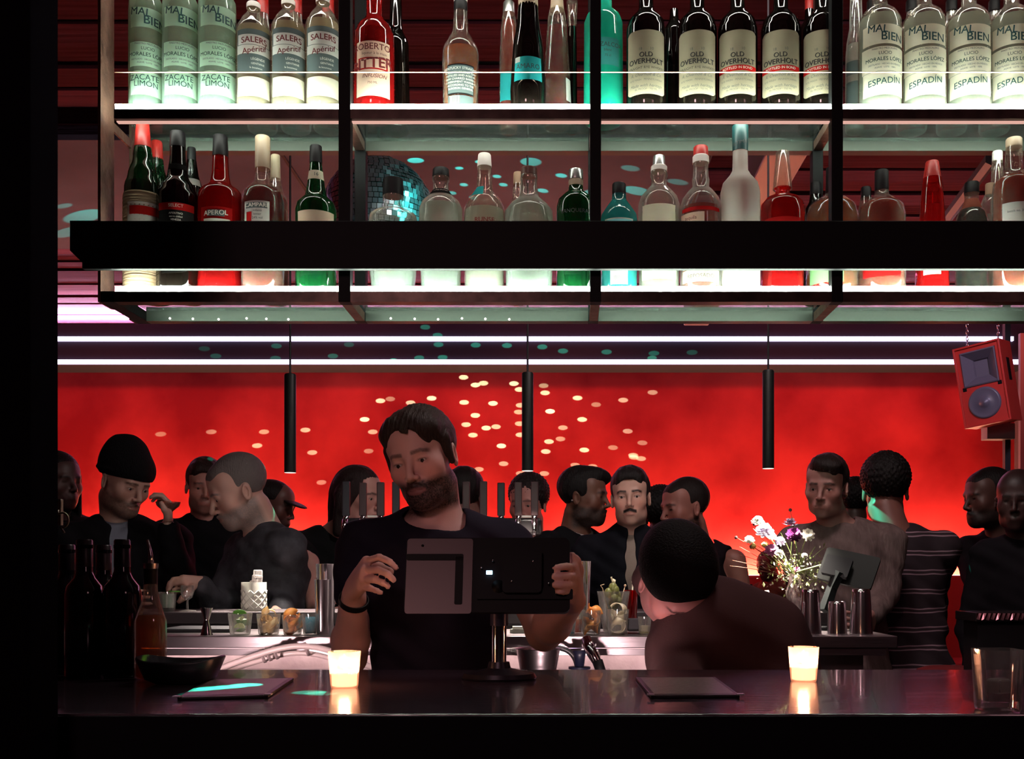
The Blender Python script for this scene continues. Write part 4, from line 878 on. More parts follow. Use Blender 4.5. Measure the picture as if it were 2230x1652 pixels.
# ---------------------------------------------------------------- front bar
M_bar = mat('bar_top_stain', (.055, .034, .046), .17, bump=.06, bscale=30, mottle=.5, mscale=5, stretch=(.3, 3, 1), coat=.3)
br = thing('bar_counter', 'dark polished bar counter across the foreground', 'bar counter', (0, 1.85, 0))
box('front_edge', (-.781, 1.509, BAR-.16), (2.3, 1.5145, BAR-.0025), mat('bar_edge_black', (.0035, .003, .0045), .6, spec=.1), br, bev=.001)
mk('counter_top', G().add([(x, y_, z_) for z_ in (BAR-.045, BAR) for x, y_ in ((-.781, 1.515), (2.3, 1.515), (2.3, 2.205), (-1.9, 2.205), (-1.9, 1.59), (-.781, 1.59))], [(5, 4, 3, 2, 1, 0), (6, 7, 8, 9, 10, 11)]+[(i, (i+1) % 6, (i+1) % 6+6, i+6) for i in range(6)]), M_bar, br, bev=.003)
box('front_panel', (-.781, 1.56, 0), (2.3, 1.60, BAR-.0455), mat('bar_front', (.004, .0035, .005), .7, spec=.1), br)
box('back_panel', (-1.9, 2.12, 0), (2.3, 2.15, BAR-.0455), M_dark, br)
def BP(px, py): return on_plane(px, py, BAR)
def fl(px, py): p = BP(px, py); return p
# ---- tea lights
CG = clear('votive_glass', (1., .84, .76), (1., .70, .60), .30, .15, .3, .05)
def votive(px, py, label):
    c = BP(px, py); r = .0275; t = thing('votive_candle', label, 'candle', c, 'ribbed glass votive candles')
    n = 48; vs = []; fs = []; pr = [(0, .86), (.004, .9), (.02, .94), (.062, 1.04), (.066, 1.05)]
    for z, k in pr:
        for i in range(n):
            a = 2*pi*i/n; rr_ = r*k*(1+.018*(i % 2)*(z > .03)); vs.append((c[0]+rr_*cos(a), c[1]+rr_*sin(a), c[2]+z+.0005))
    for j in range(len(pr)-1):
        for i in range(n): fs.append((j*n+i, j*n+(i+1) % n, (j+1)*n+(i+1) % n, (j+1)*n+i))
    fs.append(tuple(range(n-1, -1, -1)))
    mk('glass_cup', G().add(vs, fs), CG, t, True)
    wm = mat('wax', (.95, .62, .40), .5, em=(1., .50, .28), es=3.5)
    mk('wax', G().lathe([(.004, r*.80), (.030, r*.84), (.031, r*.7)], c, 24), wm, t, True)
    fm = glow('flame', (1., .60, .26), 60)
    mk('flame', G().lathe([(.033, .001), (.037, .0042), (.043, .0052), (.052, .003), (.060, .0004)], c, 12), fm, t, True)
    lamp('candle_light', 'POINT', c+[0, 0, .047], 2.0, (1., .50, .30), shadow_soft_size=.008)
votive(750, 1497, 'lit ribbed glass votive candle on the bar, left of the tablet stand')
votive(1750, 1483, 'lit ribbed glass votive candle on the bar at right')
# ---- menu boards
def menu(corners, label, m, extra=None):
    p = [BP(*c) for c in corners]; ce = sum(p)/4; t = thing('menu_board', label, 'menu', ce)
    q = [ce+(a-ce)*.90 for a in p]; h = .006
    mk('board', G().add([a+[0, 0, .0005] for a in p]+[a+[0, 0, h] for a in p], [(3, 2, 1, 0), (4, 5, 6, 7)]+[(i, (i+1) % 4, (i+1) % 4+4, i+4) for i in range(4)]), mat('menu_board_dark', (.012, .009, .010), .35), t, bev=.0015)
    mk('sheet', G().add([a+[0, 0, h+.0006] for a in q], [(0, 1, 2, 3)]), m, t)
    mk('metal_corner', G().box((-.006, -.006, 0), (.006, .006, .002), c=p[0]+[0, 0, h]), CAPM['silver'], t)
    mk('metal_corner', G().box((-.006, -.006, 0), (.006, .006, .002), c=p[1]+[0, 0, h]), CAPM['silver'], t)
    return t
menu([(386, 1525), (584, 1520), (640, 1482), (455, 1485)], 'dark menu board lying flat on the bar below the black tray', mat('sheet_grey', (.17, .14, .15), .35))
menu([(1417, 1521), (1612, 1520), (1558, 1480), (1384, 1480)], 'dark menu board with grey sheet lying on the bar right of the tablet stand', mat('sheet_pale', (.24, .23, .22), .3, mcol=(.14, .14, .13), mscale=120))
# ---- black curved tray
c = BP(372, 1494); t = thing('serving_tray', 'black boat-shaped tray on the bar in front of the amber bottle', 'tray', c)
n = 24; vs = []; fs = []; L_ = .078; 
for j, (k, z) in enumerate(((.55, .0008), (.80, .010), (1.0, .040), (.97, .044), (.78, .018), (.5, .010))):
    for i in range(n):
        a = 2*pi*i/n; x = L_*k*np.sign(cos(a))*abs(cos(a))**.6; yv = .055*k*np.sign(sin(a))*abs(sin(a))**.6
        zz_ = z+(.010*(abs(x)/L_)**3*(z > .03)); vs.append((c[0]+x, c[1]+.05+yv, c[2]+zz_))
for j in range(5):
    for i in range(n): fs.append((j*n+i, j*n+(i+1) % n, (j+1)*n+(i+1) % n, (j+1)*n+i))
fs += [tuple(range(n-1, -1, -1)), tuple(5*n+i for i in range(n))]
mk('tray_bowl', G().add(vs, fs), mat('tray_black', (.008, .008, .014), .4), t, True)
# ---- pour bottle
def glassbottle(name, label, px, py, prof, gm, lm=None, fill=None, d=None, z=None, cat='bottle', group=None, caps=(), sq=0):
    c = BP(px, py) if d is None else P(px, VY, d)
    if z is not None: c[2] = z
    d = c[1]; s_ = d/F; t = thing(name, label, cat, c, group); y0 = VY+(CZ-c[2])*F/d
    pr = sorted([((y0-y)*s_, hw*s_) for y, hw in prof]); rb = pr[0][1]; full = [(.0006, rb*.85), (.004, rb)]+[p for p in pr if p[0] > .006]
    mk('glass_body', G().lathe(full, c, 28, cap1=False, sq=sq, rotn=pi/4 if sq else 0), gm, t, True, auto=50)
    if lm:
        hf = (y0-fill)*s_; lp = [(zq+.002, rq-.003) for zq, rq in full if zq < hf-.003]+[(hf, np.interp(hf, [a for a, _ in full], [b for _, b in full])-.003)]
        mk('liquid', G().lathe(lp, c, 28, sq=sq, rotn=pi/4 if sq else 0), lm, t, True, auto=50)
    for y1, y2, h1, h2, m, nm in caps: mk(nm, G().lathe([((y0-y2)*s_, h2*s_), ((y0-y1)*s_, h1*s_)], c, 16), m, t, True, auto=40)
    return t, c, s_, y0
t, c, s_, y0 = glassbottle('pour_bottle', 'clear bottle of amber syrup with a metal pour spout, beside the dark bottles', 328, 1478, [(1270, 14), (1290, 15), (1310, 19), (1340, 29), (1352, 33), (1478, 33)], clear('syrup_glass', (.94, .88, .84), (.9, .75, .65), .10, .04, .4, .1), clear('syrup', (.78, .30, .10), (.80, .34, .12), .35, .05, .25, .03), 1338,
    caps=[(1236, 1272, 15, 14, CAPM['black'], 'rubber_collar'), (1226, 1238, 16, 15, mat('steel', (.62, .58, .58), .2, 1.), 'steel_ring')])
M_steel = MATS['steel']; M_chrome = mat('chrome', (.72, .68, .70), .10, 1.)
def spout(t, c, zb_, px_, s=1):
    mk('pour_spout', G().tube([c+[0, 0, zb_], c+[0, 0, zb_+.018*s], c+[-.002*s, 0, zb_+.030*s], c+[-.006*s, 0, zb_+.048*s]], [.0065*s, .0045*s, .0035*s, .0026*s], 10), M_steel, t, True)
spout(t, c, (y0-1228)*s_, 0)
# ---- dark wine bottles at the left
M_wine = mat('wine_bottle_glass', (.004, .004, .006), .10, spec=.6); M_foil = mat('wine_foil', (.012, .006, .010), .35)
wp = [(184, 1473, 1174, 'front one below the beanie'), (266, 1473, 1174, 'front one by the amber bottle'), (146, 1466, 1185, 'one nearest the black column'), (226, 1460, 1186, 'back one between two others')]
for px, py, top, lb in wp:
    c = BP(px, py); s_ = c[1]/F; h = (py-top)*s_; t = thing('wine_bottle', 'dark wine bottle at the left end of the bar, '+lb, 'bottle', c, 'dark wine bottles')
    r = .037; mk('glass_body', G().lathe([(.0006, r*.9), (.004, r), (h*.60, r), (h*.66, r*.9), (h*.72, r*.55), (h*.77, r*.42), (h*.93, r*.39), (h*.935, r*.44), (h*.96, r*.44), (h*.965, r*.38)], c, 28), M_wine, t, True, auto=50)
    mk('foil', G().lathe([(h*.80, r*.425), (h*.99, r*.42), (h, r*.36)], c, 24), M_foil, t, True, auto=40)
# ---- rocks glass at right
c = BP(2172, 1546); t = thing('rocks_glass', 'square rocks glass with clear drink at the right edge of the bar', 'glass', c)
gm = clear('tumbler_glass', (.93, .90, .90), (.85, .75, .75), .03, .03, .28, .10)
r = .030; hh = .093
mk('glass_body', G().lathe([(.0006, r*.90), (.004, r*.95), (hh, r*1.08), (hh, r*1.01), (.016, r*.86), (.013, r*.5)], c, 48, sq=5, rotn=RAD(12)), gm, t, True, auto=50)
mk('drink', G().lathe([(.017, r*.84), (.045, r*.90)], c, 48, sq=5, rotn=RAD(12)), clear('drink_clear', (.92, .85, .86), (.6, .5, .5), .06, .04, .1, .05), t, True, auto=50)
mk('ice_cube', G().box((-.013, -.013, 0), (.013, .013, .022), Rz(30), c+[.002, 0, .026]), clear('ice', (.95, .93, .93), (1., .95, .92), .25, .05, .4, .1), t, bev=.003)
# ---- tablet terminal
d = 1.985; bs = BP(1087, 1478)
tt = thing('tablet_terminal', 'payment tablet seen from behind on a steel pole stand on the bar', 'tablet stand', bs)
M_tab = mat('tablet_black', (.004, .004, .005), .5, spec=.12); M_alu = mat('tablet_back', (.040, .021, .022), .35, .4)
def rrect(w_, h_, r, n=6):
    out = []
    for cx, cz_, a0 in ((w_/2-r, h_/2-r, 0), (-w_/2+r, h_/2-r, 90), (-w_/2+r, -h_/2+r, 180), (w_/2-r, -h_/2+r, 270)):
        for i in range(n+1): a = RAD(a0+90*i/n); out.append((cx+r*cos(a), cz_+r*sin(a)))
    return out
mk('base', G().lathe([(.0005, .068), (.004, .070), (.012, .066), (.016, .045), (.022, .022), (.034, .019)], bs, 40, sx=1.05, sy=.8), mat('stand_base', (.03, .026, .035), .3, .6), tt, True, auto=40)
mk('pole', G().lathe([(.03, .0145), (.105, .0145)], bs, 24), M_chrome, tt, True, auto=40)
mk('pole_sleeve', G().lathe([(.105, .0175), (.172, .0175), (.172, .012)], bs, 24), mat('sleeve_dark', (.05, .045, .07), .3, .7), tt, True, auto=40)
tc = P(1062, 1252, d); RT = Rx(-16)
wT = 358*d/F; hT = .150
mk('case', G().prism(rrect(wT, hT, .012), -.004, .010, RT, tc), M_tab, tt, auto=40)
mk('screen', G().prism(rrect(wT-.02, hT-.02, .006), .0101, .0108, RT, tc), glow('screen_light', (.75, .45, .50), .55), tt)
lx = -wT/2+.002
def sub(a, b, y0_, y1_, m, nm, r=.006, rt=RT):
    w2, h2 = b[0]-a[0], b[1]-a[1]; cc = tc+rt@np.array([(a[0]+b[0])/2, 0, (a[1]+b[1])/2]); return mk(nm, G().prism(rrect(w2, h2, r), y0_, y1_, rt, cc), m, tt, auto=40)
sub((lx, -.078), (lx+.128, .0725), -.0062, -.0042, M_alu, 'back_plate')
sub((lx, .028), (lx+.110, .041), -.0075, -.0063, M_tab, 'hand_strap', .003); sub((lx+.095, -.06), (lx+.110, .036), -.0075, -.0063, M_tab, 'hand_strap', .003)
mk('camera_lens', G().lathe([(0, .0028), (.001, .0026)], (0, 0, 0), 14), M_tab, tt, True, local=True).location = tuple(tc+RT@np.array([lx+.030, -.0064, .058])-ORG[tt.name])
bpy.data.objects['camera_lens'].rotation_euler = (RAD(90-16), 0, 0)
sub((.03, -.040), (.105, .048), -.020, -.0045, M_tab, 'mount_bracket', .008)
sub((-.02, -.050), (.165, -.03), -.010, -.0045, M_tab, 'mount_rail', .003)
for sx_, sz_ in ((-.012, .012), (.010, .026), (.048, -.018), (.118, -.020), (.088, .022)): mk('screw', G().ball(tc+RT@np.array([sx_, -.0115-.009*(sx_ > .03 and sx_ < .1), sz_]), .0022, 8, 6), M_steel, tt, True)
mk('status_light', G().box((-.006, -.002, -.004), (.006, .002, .004), c=tc+RT@np.array([.004, -.012, .002])), glow('status_blue', (.5, .75, 1.), 3), tt, bev=.001)
mk('neck_joint', G().tube([bs+[0, 0, .165], tc+RT@np.array([.022, -.012, -.025])], .013, 14), M_tab, tt, True)
# ---------------------------------------------------------------- back station
CT = 1.145; CD = 2.95; M_ss = mat('stainless', (.42, .36, .38), .28, 1., bump=.1, bscale=60, stretch=(.1, 1, 1)); M_stone = mat('pale_stone_panel', (.58, .48, .48), .6, mcol=(.40, .31, .32), mscale=14, bump=.3, bscale=30)
st = thing('service_counter', 'steel-topped service counter behind the bartenders', 'counter', (0, 3.1, 0))
xr = X(1955, CD)
box('worktop', (-2.2, CD, CT-.034), (xr, 3.33, CT), M_ss, st, bev=.002)
box('sink_ledge', (-1.1, 2.62, 1.030), (.13, 2.948, 1.054), M_ss, st, bev=.002)
box('drip_rail', (-2.2, CD+.01, CT-.056), (xr-.03, CD+.03, CT-.036), M_ss, st, bev=.001)
box('stone_panel', (-2.2, 3.06, .15), (X(1715, 3.06), 3.10, CT-.036), M_stone, st)
box('steel_end_panel', (X(1716, 3.06), 3.06, .15), (X(1880, 3.06), 3.30, CT-.036), mat('end_steel', (.16, .13, .14), .4, .8, mottle=.5, mscale=8), st)
box('light_strip', (-2.2, CD+.034, CT-.046), (X(1715, 3.06), CD+.048, CT-.0365), glow('under_counter_led', (1., .70, .68), 16), st)
cb = thing('customer_bar', 'raised dark bar top on the customers side of the service counter', 'bar counter', (0, 3.55, 0))
CB = 1.200
box('bar_slab', (-2.3, 3.345, CB-.04), (.90, 3.62, CB), mat('customer_bar_top', (.09, .075, .080), .25, bump=.05, bscale=40), cb, bev=.003)
box('bar_wall', (-2.3, 3.36, 0), (.88, 3.42, CB-.0405), M_dark, cb)
# pendants over the customers' bar
def pendant(px, ytop, ybot, label):
    d = 3.40; c = P(px, ybot, d); r = 12.7*d/F; zt = zz(ytop, d)
    t = thing('pendant_lamp', label, 'pendant lamp', (c[0], d, CEIL), 'black cylinder pendants over the bar')
    mk('lamp_tube', G().lathe([(0, r), (zt-c[2]-.004, r), (zt-c[2], r*.85)], c, 28, cap0=False), mat('pendant_black', (.006, .006, .006), .5, spec=.3), t, True, auto=40)
    mk('lens', G().lathe([(.0, r*.97), (.003, r*.97)], c, 24), glow('pendant_glow', (1., .86, .72), 1.6), t)
    mk('cord', G().tube([[c[0], d, zt-.001], [c[0], d, CEIL+.01]], .0035, 8), M_dark, t)
    lamp('pendant_beam', 'SPOT', (c[0], d, c[2]-.012), 115, (1., .88, .76), aim=(c[0], d-.08, 0), spot_size=RAD(84), spot_blend=.7, shadow_soft_size=.012)
pendant(632, 814, 1029, 'black tube pendant lamp, leftmost of three, above the grey-haired man')
pendant(1149, 811, 1025, 'black tube pendant lamp, middle of three, right of the bartender')
pendant(1673, 806, 1020, 'black tube pendant lamp, rightmost of three, left of the young man')
# ---- beer taps
tp = thing('beer_tap_tower', 'black beer tap tower with a row of tall flat handles', 'beer tap', P(960, 1150, 3.55)*[1, 1, 0]+[0, 0, CB])
dT = 3.55
z0t = zz(1165, dT); z1t = zz(1128, dT)
mk('tap_beam', G().box((X(748, dT), dT-.03, z0t), (X(1180, dT), dT+.03, z1t)), mat('tower_black', (.015, .012, .013), .35), tp, bev=.01)
for x in (800, 1120): mk('tower_column', G().lathe([(.0005, .045), (.01, .035), (z0t-CB, .03)], (X(x, dT), dT, CB), 24), MATS['tower_black'], tp, True, auto=40)
for i, x in enumerate((760, 796, 834, 867, 905, 942, 982, 1018, 1055, 1093, 1130, 1165)):
    c = P(x, 1127, dT); w2 = 8*dT/F; z2 = zz(1050+(i*7) % 4, dT)
    mk('tap_handle', G().box((c[0]-w2, dT-.052, z1t+.006), (c[0]+w2, dT-.036, z2)), mat('handle_wood', (.035, .014, .016), .45) if i % 3 else mat('handle_dark', (.012, .010, .016), .4), tp, bev=.003)
    mk('tap_spout', G().tube([(c[0], dT-.030, z1t-.01), (c[0], dT-.065, z1t-.012), (c[0], dT-.085, z1t-.035), (c[0], dT-.088, z1t-.062)], [.011, .010, .0085, .007], 10), M_chrome, tp, True)
    mk('tap_collar', G().lathe([(0, .009), (.012, .011), (.020, .007)], (c[0], dT-.044, z1t-.012), 14), M_chrome, tp, True)
for x in (815, 1148): mk('lit_badge', G().box((X(x-11, dT), dT-.034, z1t+.001), (X(x+11, dT), dT-.03, z1t+.008)), CAPM['white'], tp)
# ---- things on the worktop --------------------------------------------
M_cup = clear('cup_glass', (.94, .94, .92), (.9, .88, .82), .06, .03, .45, .10)
def cup(name, label, px, w_, ytop, d=3.02, z=CT, gm=None, ybase=None, taper=.82, cat='glass', group=None, rim=True, sq=0):
    c = P(px, VY, d); c[2] = z; s = d/F; h = (VY-ytop)*s+CZ-z; r = w_/2*s
    t = thing(name, label, cat, c, group)
    mk('glass_body', G().lathe([(.0005, r*taper*.9), (.003, r*taper), (h, r), (h, r*.93), (.008, r*taper*.88)], c, 28, cap1=True, sq=sq), gm or M_cup, t, True, auto=50)
    return t, c, h, r
PEEL = dict(lime=mat('lime_peel', (.08, .28, .03), .4, mottle=.3, mscale=60), limef=mat('lime_flesh', (.55, .72, .22), .35, mcol=(.75, .85, .5), mscale=120), lemon=mat('lemon_peel', (.90, .52, .10), .45, mcol=(.9, .7, .35), mscale=40), orange=mat('orange_peel', (.90, .24, .03), .45, mcol=(.9, .45, .12), mscale=40), pale=mat('pale_peel', (.80, .70, .38), .5, mcol=(.85, .8, .6), mscale=50), olive=mat('olive_skin', (.20, .22, .06), .35), pick=mat('pick', (.7, .5, .3), .5))
def wedge(c, r, R, m, nm, root, mf=None):
    n = 9; vs = [(0, -r*.28, 0), (0, r*.28, 0)]; fs = []
    for i in range(n):
        a = pi*i/(n-1); k = 1.0
        vs += [(r*cos(a), -r*.28*(.25+.75*0), r*sin(a)*.8), (r*cos(a)*1.0, r*.28*.25, r*sin(a)*.8)]
    for i in range(n-1): a = 2+2*i; fs += [(0, a+2, a), (1, a+1, a+3), (a, a+2, a+3, a+1)]
    fs += [(0, 2, 3, 1), (1, 3+2*(n-1)-1+1-0, 2+2*(n-1), 0)]
    v2 = np.array(vs)@np.array(R).T+np.array(c); return mk(nm, G().add(v2, fs), m, root, True, auto=35)
def twist(c, L, R, m, nm, root, w_=.010):
    vs = []; fs = []; n = 12
    for i in range(n+1):
        t = i/n; a = t*3.6; p = np.array([L*.32*cos(a), L*.32*sin(a), L*(t-.5)*.55]); q = np.array([cos(a)*.3, sin(a)*.3, 1])*w_*.5*(1-.3*abs(2*t-1))
        o = np.array([cos(a), sin(a), 0])*.0012
        for s in (-1, 1): vs += [p+s*q, p+s*q+o]
    for i in range(n): a = 4*i; fs += [(a, a+4, a+6, a+2), (a+1, a+3, a+7, a+5), (a, a+1, a+5, a+4), (a+2, a+6, a+7, a+3)]
    v2 = np.array(vs)@np.array(R).T+np.array(c); return mk(nm, G().add(v2, fs), m, root, True)
def fill_cup(root, c, h, r, kind, n, over=.25):
    rr2 = random.Random(int(c[0]*1000)+5)
    for i in range(n):
        z = .012+(h*(1+over)-.02)*(i/n); a = rr2.uniform(0, 6.28); q = r*.42*rr2.random()
        p = c+[q*cos(a), q*sin(a), z]; R = Rz(rr2.uniform(0, 360))@Rx(rr2.uniform(0, 360))
        if kind == 'lime': wedge(p, r*.55, R, PEEL['limef'] if i % 2 else PEEL['lime'], 'lime_wedge', root)
        elif kind == 'olive':
            mk('olive', G().ball(p, (r*.30, r*.30, r*.36), 12, 8), PEEL['olive'], root, True)
        else: twist(p, r*1.5, R, PEEL[kind], {'lemon': 'lemon_twist', 'orange': 'orange_twist', 'pale': 'lemon_peel'}[kind], root, r*.75)
for nm, px, w_, yt, kind, n, lb in (('lime_glass', 523, 52, 1335, 'lime', 7, 'short glass of lime wedges on the service counter'), ('lemon_glass', 585, 52, 1336, 'lemon', 9, 'short glass of yellow citrus peels, right of the lime wedges'),
                                ('orange_glass', 637, 46, 1338, 'orange', 8, 'short glass of orange peels, right of the yellow peels'), ('orange_glass', 1288, 46, 1328, 'orange', 9, 'short glass of orange peels, right of the tablet'), ('lemon_glass', 1345, 50, 1326, 'pale', 8, 'short glass of pale lemon peels below the olives')):
    t, c, h, r = cup(nm, lb, px, w_, yt); fill_cup(t, c, h, r, kind, n)
t, c, h, r = cup('blue_glass', 'short glass holding a blue cloth, right of the orange peels at left', 676, 38, 1336); mk('blue_cloth', G().lathe([(.004, r*.6), (h*.5, r*.75), (h*.85, r*.55)], c, 10), mat('blue_cloth', (.03, .22, .30), .7), t, True)
t, c, h, r = cup('blue_glass', 'short glass of blue picks beside the orange peels at right', 1236, 40, 1330); mk('blue_liquid', G().lathe([(.004, r*.7), (h*.6, r*.8)], c, 20), clear('blue_liq', (.2, .5, .6), (.15, .4, .5), .4), t, True)
t, c, h, r = cup('small_glass', 'small clear glass between the lemon peels and the crouching man', 1404, 30, 1342, 3.03)
mk('liquid', G().lathe([(.004, r*.7), (h*.5, r*.8)], c, 20), LQ['cream'], t, True)
# jigger
c = P(450, VY, 3.0); c[2] = CT; t = thing('jigger', 'steel double-cone jigger on the service counter, left of the limes', 'jigger', c)
mk('jigger_cup', G().lathe([(.0005, .0175), (.042, .0075), (.046, .0075), (.080, .0185), (.080, .0165), (.05, .006)], c, 28), M_chrome, t, True, auto=50)
# crystal mixing glass on the customers' bar with bright garnish
c = P(553, VY, 3.42); c[2] = CB; t = thing('mixing_glass', 'cut-crystal mixing glass full of ice, glowing under the left pendant', 'glass', c)
M_cr = clear('crystal', (.85, .9, .84), (1., .98, .90), .75, .03, .7, .15)
h = .096; r = .041; g = G().lathe([(.0005, r*.9), (.003, r), (h, r), (h, r*.93), (.012, r*.9)], c, 32); mk('glass_body', g, M_cr, t, True, auto=50)
g = G()
for s in (-1, 1):
    for i in range(10):
        pts = [(c[0]+r*1.01*cos(2*pi*i/10+s*q*.26), c[1]+r*1.01*sin(2*pi*i/10+s*q*.26), c[2]+.006+.0105*q) for q in range(7)]; g.tube(pts, .0018, 5)
mk('cut_pattern', g, M_cr, t, True)
rr3 = random.Random(3)
for i in range(7): mk('ice_cube', G().box((-.013,)*3, (.013,)*3, Rz(rr3.uniform(0, 90))@Rx(rr3.uniform(0, 90)), c+[rr3.uniform(-.015, .018), rr3.uniform(-.015, .015), .022+.017*i]), MATS['ice'], t, bev=.003)
# cocktail glass with green rim at left
c = P(365, VY, 3.40); c[2] = CB; t = thing('cocktail_glass', 'short glass of pale green cocktail with a lime slice, behind the amber bottle', 'glass', c)
mk('glass_body', G().lathe([(.0005, .022), (.003, .024), (.064, .029), (.064, .027), (.01, .022)], c, 28), M_cup, t, True, auto=50)
mk('drink', G().lathe([(.012, .0215), (.058, .0262)], c, 28), clear('green_drink', (.6, .9, .75), (.62, .95, .72), .7, .1, .1, .04), t, True, auto=50)
mk('lime_slice', G().lathe([(-.002, .019), (.002, .019)], (0, 0, 0), 20), PEEL['lime'], t, False, local=True).location = (.026, -.01, .066)
# white wine-style glass by the hand
c = P(408, VY, 3.42); c[2] = CB; t = thing('stemmed_glass', 'small stemmed glass between the hand and the green cocktail', 'glass', c)
mk('glass_body', G().lathe([(.0005, .028), (.002, .027), (.004, .004), (.035, .003), (.045, .016), (.065, .022), (.085, .020)], c, 24, cap1=False), M_cup, t, True, auto=60)
# mixing tins
M_tin = mat('shaker_steel', (.80, .76, .78), .16, 1.)
def tin(label, px, w0, w1, ytop, d=3.03, z=CT, group=None, m=None, up=False):
    c = P(px, VY, d); c[2] = z; s = d/F; h = (VY-ytop)*s+CZ-z; r0, r1 = w0/2*s, w1/2*s
    t = thing('shaker_tin', label, 'shaker', c, group)
    if up: pr = [(.0005, r0), (h, r1), (h+.001, r1*1.03), (h, r1*.97), (.004, r0*.95)]
    else: pr = [(.0005, r0*1.03), (.003, r0*1.03), (.0035, r0), (h*.93, r1*1.04), (h-.002, r1), (h, r1*.9), (h-.002, r1*.8)]
    mk('tin_cup', G().lathe(pr, c, 36), m or M_tin, t, True, auto=45); return t, c, h
for i, (px, w0, w1, yt) in enumerate(((1705, 42, 34, 1307), (1765, 48, 36, 1283), (1823, 43, 36, 1309), (1875, 50, 38, 1282))):
    tin('steel shaker tin upside down on the counter end, %s of four' % ORD[i], px, w0, w1, yt, group='upturned shaker tins')
tin('tall steel mixing tin left of the bartender, back one', 710, 34, 44, 1228, 3.12, up=True)
tin('steel mixing tin left of the bartender, front one', 702, 26, 34, 1262, 3.04, up=True)
tin('steel mixing tin right of the tablet', 1266, 30, 44, 1222, 3.20, up=True)
t, c, h, r = cup('beaker', 'tall clear beaker right of the tablet behind the orange peels', 1250, 46, 1300, 3.08); 
mk('bar_spoon', G().tube([c+[.01, 0, .004], c+[.02, 0, .15], c+[.022, 0, .185]], .0028, 8), M_chrome, t, True)
mk('liquid', G().lathe([(.004, r*.7), (h*.4, r*.8)], c, 20), LQ['amber'], t, True)
# olives tumbler on the customer's bar
t, c, h, r = cup('olive_glass', 'tall tumbler of green olives with picks, right of the tablet', 1336, 72, 1287, 3.15, CT, taper=.62); fill_cup(t, c, h, r*.9, 'olive', 16, .22)
mk('garnish_pick', G().tube([c+[.012, 0, .05], c+[.036, 0, h+.018]], .0016, 6).ball(c+[.036, 0, h+.018], .004), PEEL['pick'], t, True)
mk('garnish_pick', G().tube([c+[-.012, 0, .05], c+[-.034, 0, h+.010], c+[-.040, 0, h+.018], c+[-.028, 0, h+.022]], .0014, 6), PEEL['pick'], t, True)
twist(c+[0, 0, h+.035], .02, Rz(30), PEEL['pale'], 'lemon_peel', t, .014)
t, c, h, r = cup('red_glass', 'red glass tumbler with a stirrer beside the olives', 1374, 30, 1284, 3.24, CT, gm=GL['redg'])
mk('stirrer', G().tube([c+[0, 0, .01], c+[.006, 0, h+.025]], .0022, 6).ball(c+[.006, 0, h+.025], .0045), PEEL['pale'], t, True)
tag(box('napkin_box', P(1368, 1374, 3.05), P(1396, 1345, 3.12), M_dark, bev=.002), 'small black box on the counter beside the lemon peels', 'box')
b_ = bpy.data.objects['napkin_box']
# drip tray area at left and small papers
tag(box('bar_mat', (X(365, 3.2), 3.12, CT+.0005), (X(520, 3.2), 3.31, CT+.012), mat('rubber', (.01, .009, .012), .7), bev=.003), 'black rubber mat on the counter left of the limes', 'bar mat')
tag(mk('receipt_stack', G().box((-.03, -.02, 0), (.03, .02, .012), Rz(-12), P(1135, VY, 3.1)*[1, 1, 0]+[0, 0, CT+.0008]).box((-.025, -.018, .0125), (.027, .018, .020), Rz(8), P(1135, VY, 3.1)*[1, 1, 0]+[0, 0, CT+.0008]), mat('paper_white', (.7, .62, .6), .8)), 'small stack of white napkins under the tablet', 'napkins')
# ---- sink things below the counter
hm = mat('pale_hose', (.92, .72, .70), .3)
for i, (dy, lab) in enumerate(((0, 'upper'), (1, 'lower'))):
    pts = []
    for u in np.linspace(0, 1, 26):
        x = 470+u*370; y = 1462-52*math.sin(pi*min(1, u*1.03))**.8+dy*(12+6*u)+4*math.sin(u*9); pts.append(P(x, y, 2.80+.04*dy))
    pts = [pts[0]+np.array([-.1, .05, -.25])]+pts+[pts[-1]+np.array([.1, .05, -.3])]
    o = mk('drain_hose', G().tube(pts, .0085-.001*dy, 12), hm, None, True); tag(o, 'pale flexible hose arching below the service counter, %s one' % lab, 'hose', 'pale hoses under the counter')
for x, wh in ((573, 'leftmost'), (585, 'second from left'), (600, 'third from left'), (668, 'rightmost, apart from the others')): tag(mk('cable_tie', G().lathe([(-.004, .020), (.004, .020), (.004, .0175), (-.004, .0175), (-.004, .020)], (0, 0, 0), 16, cap0=False, cap1=False), mat('tie', (.55, .42, .42), .4), None, True), 'thin pale tie around the arching hoses, '+wh, 'cable tie', 'ties on the pale hoses')
for o, x in zip([o for o in bpy.data.objects if o.name.startswith('cable_tie')], (573, 585, 600, 668)):
    u = (x-470)/370; y = 1462-52*math.sin(pi*min(1, u*1.03))**.8+6+4*math.sin(u*9); o.location = P(x, y, 2.82); o.rotation_euler = (0, RAD(70), RAD(10))
